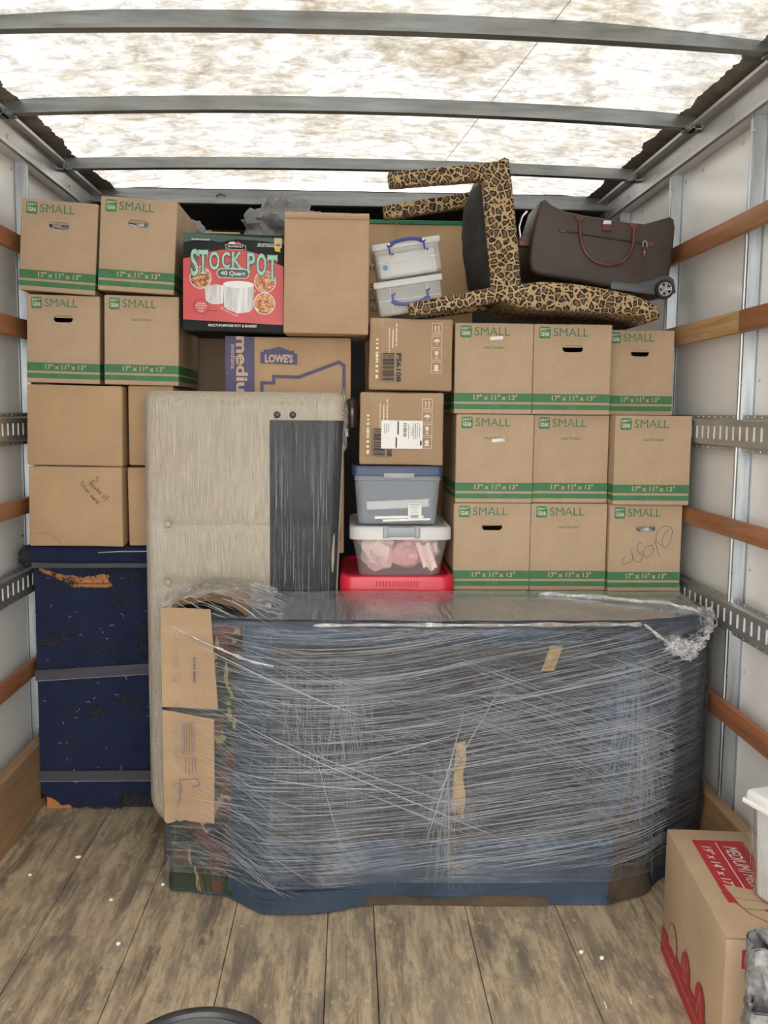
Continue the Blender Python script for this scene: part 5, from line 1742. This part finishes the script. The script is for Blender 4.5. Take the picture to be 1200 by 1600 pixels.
for k in range(420):                       # creases over the top
    x = r_.uniform(-.5, 1.15); y = r_.uniform(2.80, 3.17); a = r_.choice((r_.gauss(2.3, .15), r_.gauss(.75, .2), r_.gauss(.0, .1)))
    ln = r_.uniform(.05, .25); wd = r_.choice((.0005, .0008, .0012))
    x2, y2 = x + math.cos(a) * ln, y + math.sin(a) * ln
    if not (-.55 < x2 < 1.17 and interp_y(TOP, x2) + .02 < y2 < 3.17): continue
    if y < interp_y(TOP, x) + .02: continue
    nx, ny = -math.sin(a) * wd, math.cos(a) * wd; z = ZT + .022
    g.add([(x - nx - OX, y - ny - OY, z), (x + nx - OX, y + ny - OY, z), (x2 + nx * .4 - OX, y2 + ny * .4 - OY, z), (x2 - nx * .4 - OX, y2 - ny * .4 - OY, z)], [(0, 1, 2, 3)])
g.build('film_creases_top', 'wrap_strand', dr, kind='stuff')
# ropes of bunched film
def rope(name, pts, r0, seed, mat='wrap_bunch'):
    P_ = [Vector(p) for p in pts]; Q = [P_[0]] + P_ + [P_[-1]]; o_ = []
    for i in range(1, len(Q) - 2):
        for k in range(14):
            u = k / 14; a, b, c, d = Q[i - 1], Q[i], Q[i + 1], Q[i + 2]
            o_.append(.5 * ((2 * b) + (c - a) * u + (2 * a - 5 * b + 4 * c - d) * u * u + (3 * b - a - 3 * c + d) * u ** 3))
    g = MB()
    for s_ in range(4):
        o2 = [(p.x - OX + r0 * .8 * noise.noise(Vector((i * .12, s_ * 3, seed))), p.y - OY + r0 * .8 * noise.noise(Vector((i * .12, s_ * 3 + 9, seed))), p.z + r0 * 1.0 * noise.noise(Vector((i * .12, s_ * 3 + 5, seed)))) for i, p in enumerate(o_)]
        g.tube(o2, lambda u: r0 * (.45 + .25 * noise.noise(Vector((u * 30, s_, seed)))), 6)
    return g.build(name, mat, dr, True)
rope('film_rope', [(-.10, 2.745, .862), (.10, 2.738, .865), (.40, 2.732, .866), (.70, 2.735, .867), (.905, 2.742, .866)], .007, 1)
rope('film_rope', [(.905, 2.742, .866), (.96, 2.755, .825), (1.02, 2.785, .782), (1.06, 2.81, .775)], .007, 2)
rope('film_rope', [(-.54, 2.80, .85), (-.47, 2.775, .82), (-.38, 2.76, .785), (-.30, 2.75, .755), (-.22, 2.745, .735)], .006, 3)
rope('film_rope', [(.66, 3.12, .885), (.85, 3.05, .887), (1.02, 2.97, .886), (1.12, 2.90, .876), (1.155, 2.87, .835), (1.12, 2.83, .79), (1.08, 2.80, .765)], .012, 4)
# big crumpled bunch on the right corner
g = MB()
for k, (c, rr) in enumerate((((1.03, 2.785, .788), (.035, .015, .020)), ((1.065, 2.80, .772), (.028, .016, .024)), ((1.10, 2.835, .790), (.026, .02, .022)), ((1.01, 2.78, .800), (.022, .012, .016)), ((1.14, 2.87, .825), (.020, .03, .03)), ((1.158, 2.905, .855), (.018, .04, .022)))):
    v_, f_ = blob((c[0] - OX, c[1] - OY, c[2]), rr, .9, 4, k * 3.1, 34, 26); g.add(v_, f_)
g.build('film_bunch', 'wrap_bunch', dr, True)
g = MB()
for k in range(60):
    a = r_.uniform(0, 2 * PI); q = r_.uniform(.010, .030); c = r_.choice(((1.03, 2.768, .788), (1.06, 2.785, .770), (1.10, 2.815, .792), (1.15, 2.865, .845)))
    g.tube([(c[0] + q * math.cos(a + t2 * .35) - OX, c[1] - .006 * t2 * .4 - OY, c[2] + q * .8 * math.sin(a + t2 * .35)) for t2 in range(6)], .0009, 4)
for k in range(50):
    x = r_.uniform(-.55, -.30); y = r_.uniform(2.82, 3.15); a = r_.uniform(-.6, .5)
    g.tube([(x + .03 * t2 * math.cos(a) - OX, y + .03 * t2 * math.sin(a) - OY, .918 - .012 * t2 + .006 * math.sin(t2 + k)) for t2 in range(5)], .0010, 4)
g.build('film_curls', 'wrap_strand', dr, kind='stuff')
g = MB(); g.grid(lambda u, v_: (-.575 + u * .34 - OX, 2.80 + v_ * .36 - OY, .90 + .045 * math.sin(PI * min(1, u * 1.05)) * (1 - .4 * v_) + .016 * noise.noise(Vector((u * 7, v_ * 7, 2)))), 30, 30)
g.build('crumpled_film_top', 'wrap_bunch', dr, 30)

# ================================================================== RIGHT FOREGROUND
yaw = math.atan2(.893 - .840, 2.45 - 1.91)
rb = thing('moving_carton_printed', 'medium carton with crimson printing on top, in the right foreground', 'box', (.840, 1.905, 0), (0, 0, -yaw))
LW, LD, LH = .30, .54, .356
g = MB(); g.rbox(0, LW, 0, LD, 0, LH, .003, 2, sub=2, jit=.0012); g.build('carton', 'kraft', rb, 30)
g = MB(); g.box(.205, .2065, .004, LD - .002, LH - .001, LH + .0012); g.box(.0, LW, -.0012, .001, LH - .003, LH - .0005); g.build('flap_seam', 'kraft_dark', rb)
g = MB(); g.grid(lambda u, v_: (.175 + u * .06, .05 + v_ * .485, LH + .0018 + .0018 * abs(noise.noise(Vector((u * 7, v_ * 30, 0))))), 8, 50); g.build('packing_tape', 'tape', rb)
# print on the top: u runs towards the camera, v across
g = MB()
Tt = Matrix.Translation((0, 0, LH + .0012)) @ Matrix(((0, 0, 1, 0), (-1, 0, 0, 0), (0, 1, 0, 0), (0, 0, 0, 1)))
def top_T(x, z):  # (x along -y, z along +x) print lies flat, facing up
    return (x, z)
def Tm():
    # local print plane (x, y=-off, z) -> (z_local across = +x world, x along = -y world), normal up
    return Matrix(((0, 0, 1, 0), (-1, 0, 0, 0), (0, -1, 0, LH + .0012), (0, 0, 0, 1)))
TT = Tm()
g.rect(-.475, -.150, .050, .185, 0, 0, TT)
g.text('MEDIUM', -.375, .140, .125, .034, -.0006, 3, T=TT, skew=.2)
g.text('/', -.302, .140, .012, .034, -.0006, 3, T=TT)
g.text('MEDIO', -.245, .140, .085, .024, -.0006, 3, T=TT, skew=.2)
g.text('19" x 14" x 17"', -.330, .078, .21, .024, -.0006, 3, T=TT, skew=.2)
g.rect(-.462, -.19, .108, .1105, -.0006, 3, TT)
g.poly([(-.235, .062), (-.205, .150), (-.115, .165), (-.125, .075)][::-1], -.0008, 2, TT)
g.line([(-.195, .045), (-.175, .058), (-.10, .085), (-.06, .12), (-.05, .19)], .0022, -.001, 0, TT)
g.line([(-.175, .058), (-.155, .14), (-.155, .19)], .0022, -.001, 0, TT)
g.line([(-.155, .14), (-.06, .20)], .0022, -.001, 0, TT)
g.poly([(-.125, .125), (-.115, .128), (-.105, .155), (-.115, .150)][::-1], -.001, 0, TT)
g.build('printed_top', ['red_ink', 'ink_kraft', 'kraft', 'white_ink'], rb)
# side print (faces -x)
g = MB(); TS = Matrix(((0, 1, 0, -.0008), (-1, 0, 0, 0), (0, 0, 1, 0), (0, 0, 0, 1)))
g.rect(-LD, 0, .0, .075, -.0016, 0, TS)
g.rect(-LD, 0, .034, .0365, -.0022, 1, TS)
for k, yy in enumerate((-.42, -.29, -.16)):
    pts = [(yy + .040 * math.cos(2 * PI * i / 26), .090 + .050 * math.sin(2 * PI * i / 26)) for i in range(26)]
    g.disc(yy, .090, .040, -.0020, 2 if k == 0 else 0, TS, rz=.050)
    g.line(pts, .0022, -.0026, 0, TS, True)
    if k == 0:
        g.disc(yy, .060, .036, -.0024, 0, TS, rz=.014); g.line([(yy - .012, .085), (yy - .012, .105), (yy + .01, .115)], .002, -.0028, 0, TS)
    elif k == 1:
        g.line([(yy - .018, .13), (yy - .018, .07), (yy + .016, .07), (yy + .016, .125)], .002, -.0028, 1, TS); g.line([(yy - .018, .10), (yy + .016, .10)], .002, -.0028, 1, TS)
        g.line([(yy - .03, .17), (yy - .012, .14), (yy + .012, .165), (yy + .02, .13)], .0018, -.0028, 0, TS)
    else:
        g.line([(yy - .02, .06), (yy, .12), (yy + .02, .06)], .003, -.0028, 1, TS)
g.build('printed_side', ['red_ink', 'ink_kraft', 'kraft'], rb)
g = MB(); g.rrect(.035, .20, .285, .330, .004, -.0012, 0); g.build('printed_end', 'red_ink', rb)

# white bin on the carton
ya = math.atan2(.023, .08)
wb = thing('white_tote', 'white film-wrapped plastic bin with lid, sitting on the crimson-printed carton', 'storage bin', (.960, 2.085, LH + .003), (0, 0, ya))
g = MB(); g.rbox(.006, .200, -.27, -.006, 0, .235, .014, 3, taper=.07); g.build('bin_body', 'white_plastic', wb, 35)
g = MB(); g.rbox(-.010, .212, -.282, .010, .228, .262, .012, 3); g.rbox(-.014, .216, -.286, .014, .226, .238, .003, 1); g.build('lid', 'white_plastic', wb, 35)
g = MB(); g.rbox(-.018, .0, -.20, -.10, .20, .238, .003, 1); g.build('latch', 'white_plastic', wb, 30)
g = MB(); g.rbox(.0, .206, -.276, .0, .002, .240, .014, 3, taper=.07); g.build('stretch_film', 'wrap_soft', wb, 35)
g = MB()
for k in range(90):
    y = r_.uniform(-.26, -.01); z = r_.uniform(.01, .15); l_ = r_.uniform(.03, .09)
    g.add([(.002, y, z), (.002, y + .0012, z), (-.0025, y + .0006 + .004, z + l_), (-.0025, y + .004, z + l_)], [(0, 1, 2, 3)])
g.build('film_creases', 'wrap_strand', wb, kind='stuff')

# grey felt pad roll with blue lettering
fp = thing('moving_pad', 'crumpled grey felt moving pad with blue lettering, in front of the crimson-printed carton', 'blanket', (.96, 1.76, 0))
def sheetfold(path, w0, w1, th=.006, seed=0):
    """thick folded sheet: path in xy plan, upright"""
    g = MB(); n = len(path) * 6
    P_ = [Vector((x, y, 0)) for x, y in path]; Q = [P_[0]] + P_ + [P_[-1]]; o_ = []
    for i in range(1, len(Q) - 2):
        for k in range(6):
            u = k / 6; a, b, c, d = Q[i - 1], Q[i], Q[i + 1], Q[i + 2]
            o_.append(.5 * ((2 * b) + (c - a) * u + (2 * a - 5 * b + 4 * c - d) * u * u + (3 * b - a - 3 * c + d) * u ** 3))
    m_ = len(o_) - 1
    for s_ in (-1, 1):
        def fn(u, v_):
            p = o_[min(m_, int(u * m_ + .5))]
            z = w0 + v_ * (w1 - w0 + .018 * noise.noise(Vector((u * 6, seed, 0))))
            q = noise.noise_vector(Vector((u * 13, v_ * 7, seed))) * .021
            return (p.x + q.x, p.y + s_ * th / 2 + q.y, z)
        g.grid(fn, m_, 14)
    return g
g = sheetfold([(.25, -.03), (.10, -.055), (-.02, -.06), (-.10, -.05), (-.135, -.01), (-.11, .04), (-.05, .05), (-.06, .0), (-.085, -.01)], .0, .425, .008, 1)
g.build('felt_layer', 'newsgrey', fp, True)
g = sheetfold([(.25, -.09), (.12, -.11), (.0, -.115), (-.09, -.12), (-.15, -.10), (-.165, -.06), (-.12, -.03), (-.06, -.05), (-.09, -.08)], .0, .345, .008, 4)
g.build('felt_layer', 'newsgrey', fp, True)
g = sheetfold([(.25, -.05), (.16, -.09), (.08, -.07), (.0, -.09), (-.05, -.075)], .0, .385, .007, 7)
g.build('felt_layer', 'newsgrey', fp, True)
# top sheet draping over, with blue letters
def drape(u, v_):
    x = -.10 + u * .34 + .02 * v_
    a = v_ * 1.5
    y = .05 - .13 * math.sin(a); z = .432 + .012 * math.sin(u * 3) - .10 * (1 - math.cos(a)) + .006 * noise.noise(Vector((u * 8, v_ * 6, 0)))
    return Vector((x, y, z))
g = MB(); g.grid(lambda u, v_: drape(u, v_), 24, 16); g.grid(lambda u, v_: drape(u, v_) - Vector((0, -.004, .006)), 24, 16); g.build('draped_sheet', 'newsgrey', fp, True)
g = MB(); vs, fs = text2d('SG', .03)
g.add([drape(.26 + (a + .5) * .20, .32 - b * .34) + Vector((0, -.0025, .0025)) for a, b in vs], fs)
for u0, u1 in ((.32, .62),):
    g.add([drape(u0 + (u1 - u0) * i / 6, v_) + Vector((0, -.003, .002)) for v_ in (.74, .88) for i in range(7)], [(i, i + 1, i + 8, i + 7) for i in range(6)])
M['blue_ink'] = flat('blue_ink', (.05, .11, .33), v=.2)
g.build('blue_lettering', 'blue_ink', fp)
# yellow edge at the frame border
t = thing('yellow_crate', 'sliver of a yellow plastic crate in front of the grey felt pad', 'crate', (.98, 1.56, 0))
g = MB(); g.rbox(-.13, .13, -.10, .06, 0, .30, .006, 2); g.build('crate_body', 'yellow', t, 30)
g = MB(); g.rbox(-.137, .137, -.107, .067, .28, .305, .004, 2); g.build('rim', 'yellow', t, 30)

# dark grey round lid at the bottom edge
pl = thing('plastic_pail', 'dark grey round plastic pail lid peeking in at the bottom of the floor', 'pail', (-.245, 1.425, 0))
g = MB(); g.lathe([(.09, 0), (.098, .004), (.122, .42), (.120, .43)], 48); g.build('pail_body', 'grey_plastic', pl, 30)
g = MB(); g.lathe([(.126, .418), (.133, .420), (.134, .440), (.131, .449), (.122, .452), (.114, .450), (.110, .442), (.104, .440)], 64); g.build('lid', 'black_plastic', pl, 40)
g = MB(); g.lathe([(.111, .436), (.109, .4425), (.106, .4445), (.100, .4425), (.02, .4428)], 64); g.build('lid_panel', 'grey_plastic', pl, 40)
g = MB(); g.tube([(.134 * math.cos(R(a)), .134 * math.sin(R(a)), .40 - .10 * math.sin(R(a - 180))) for a in range(180, 361, 12)], .003, 6); g.build('bail_handle', 'chrome', pl, True)
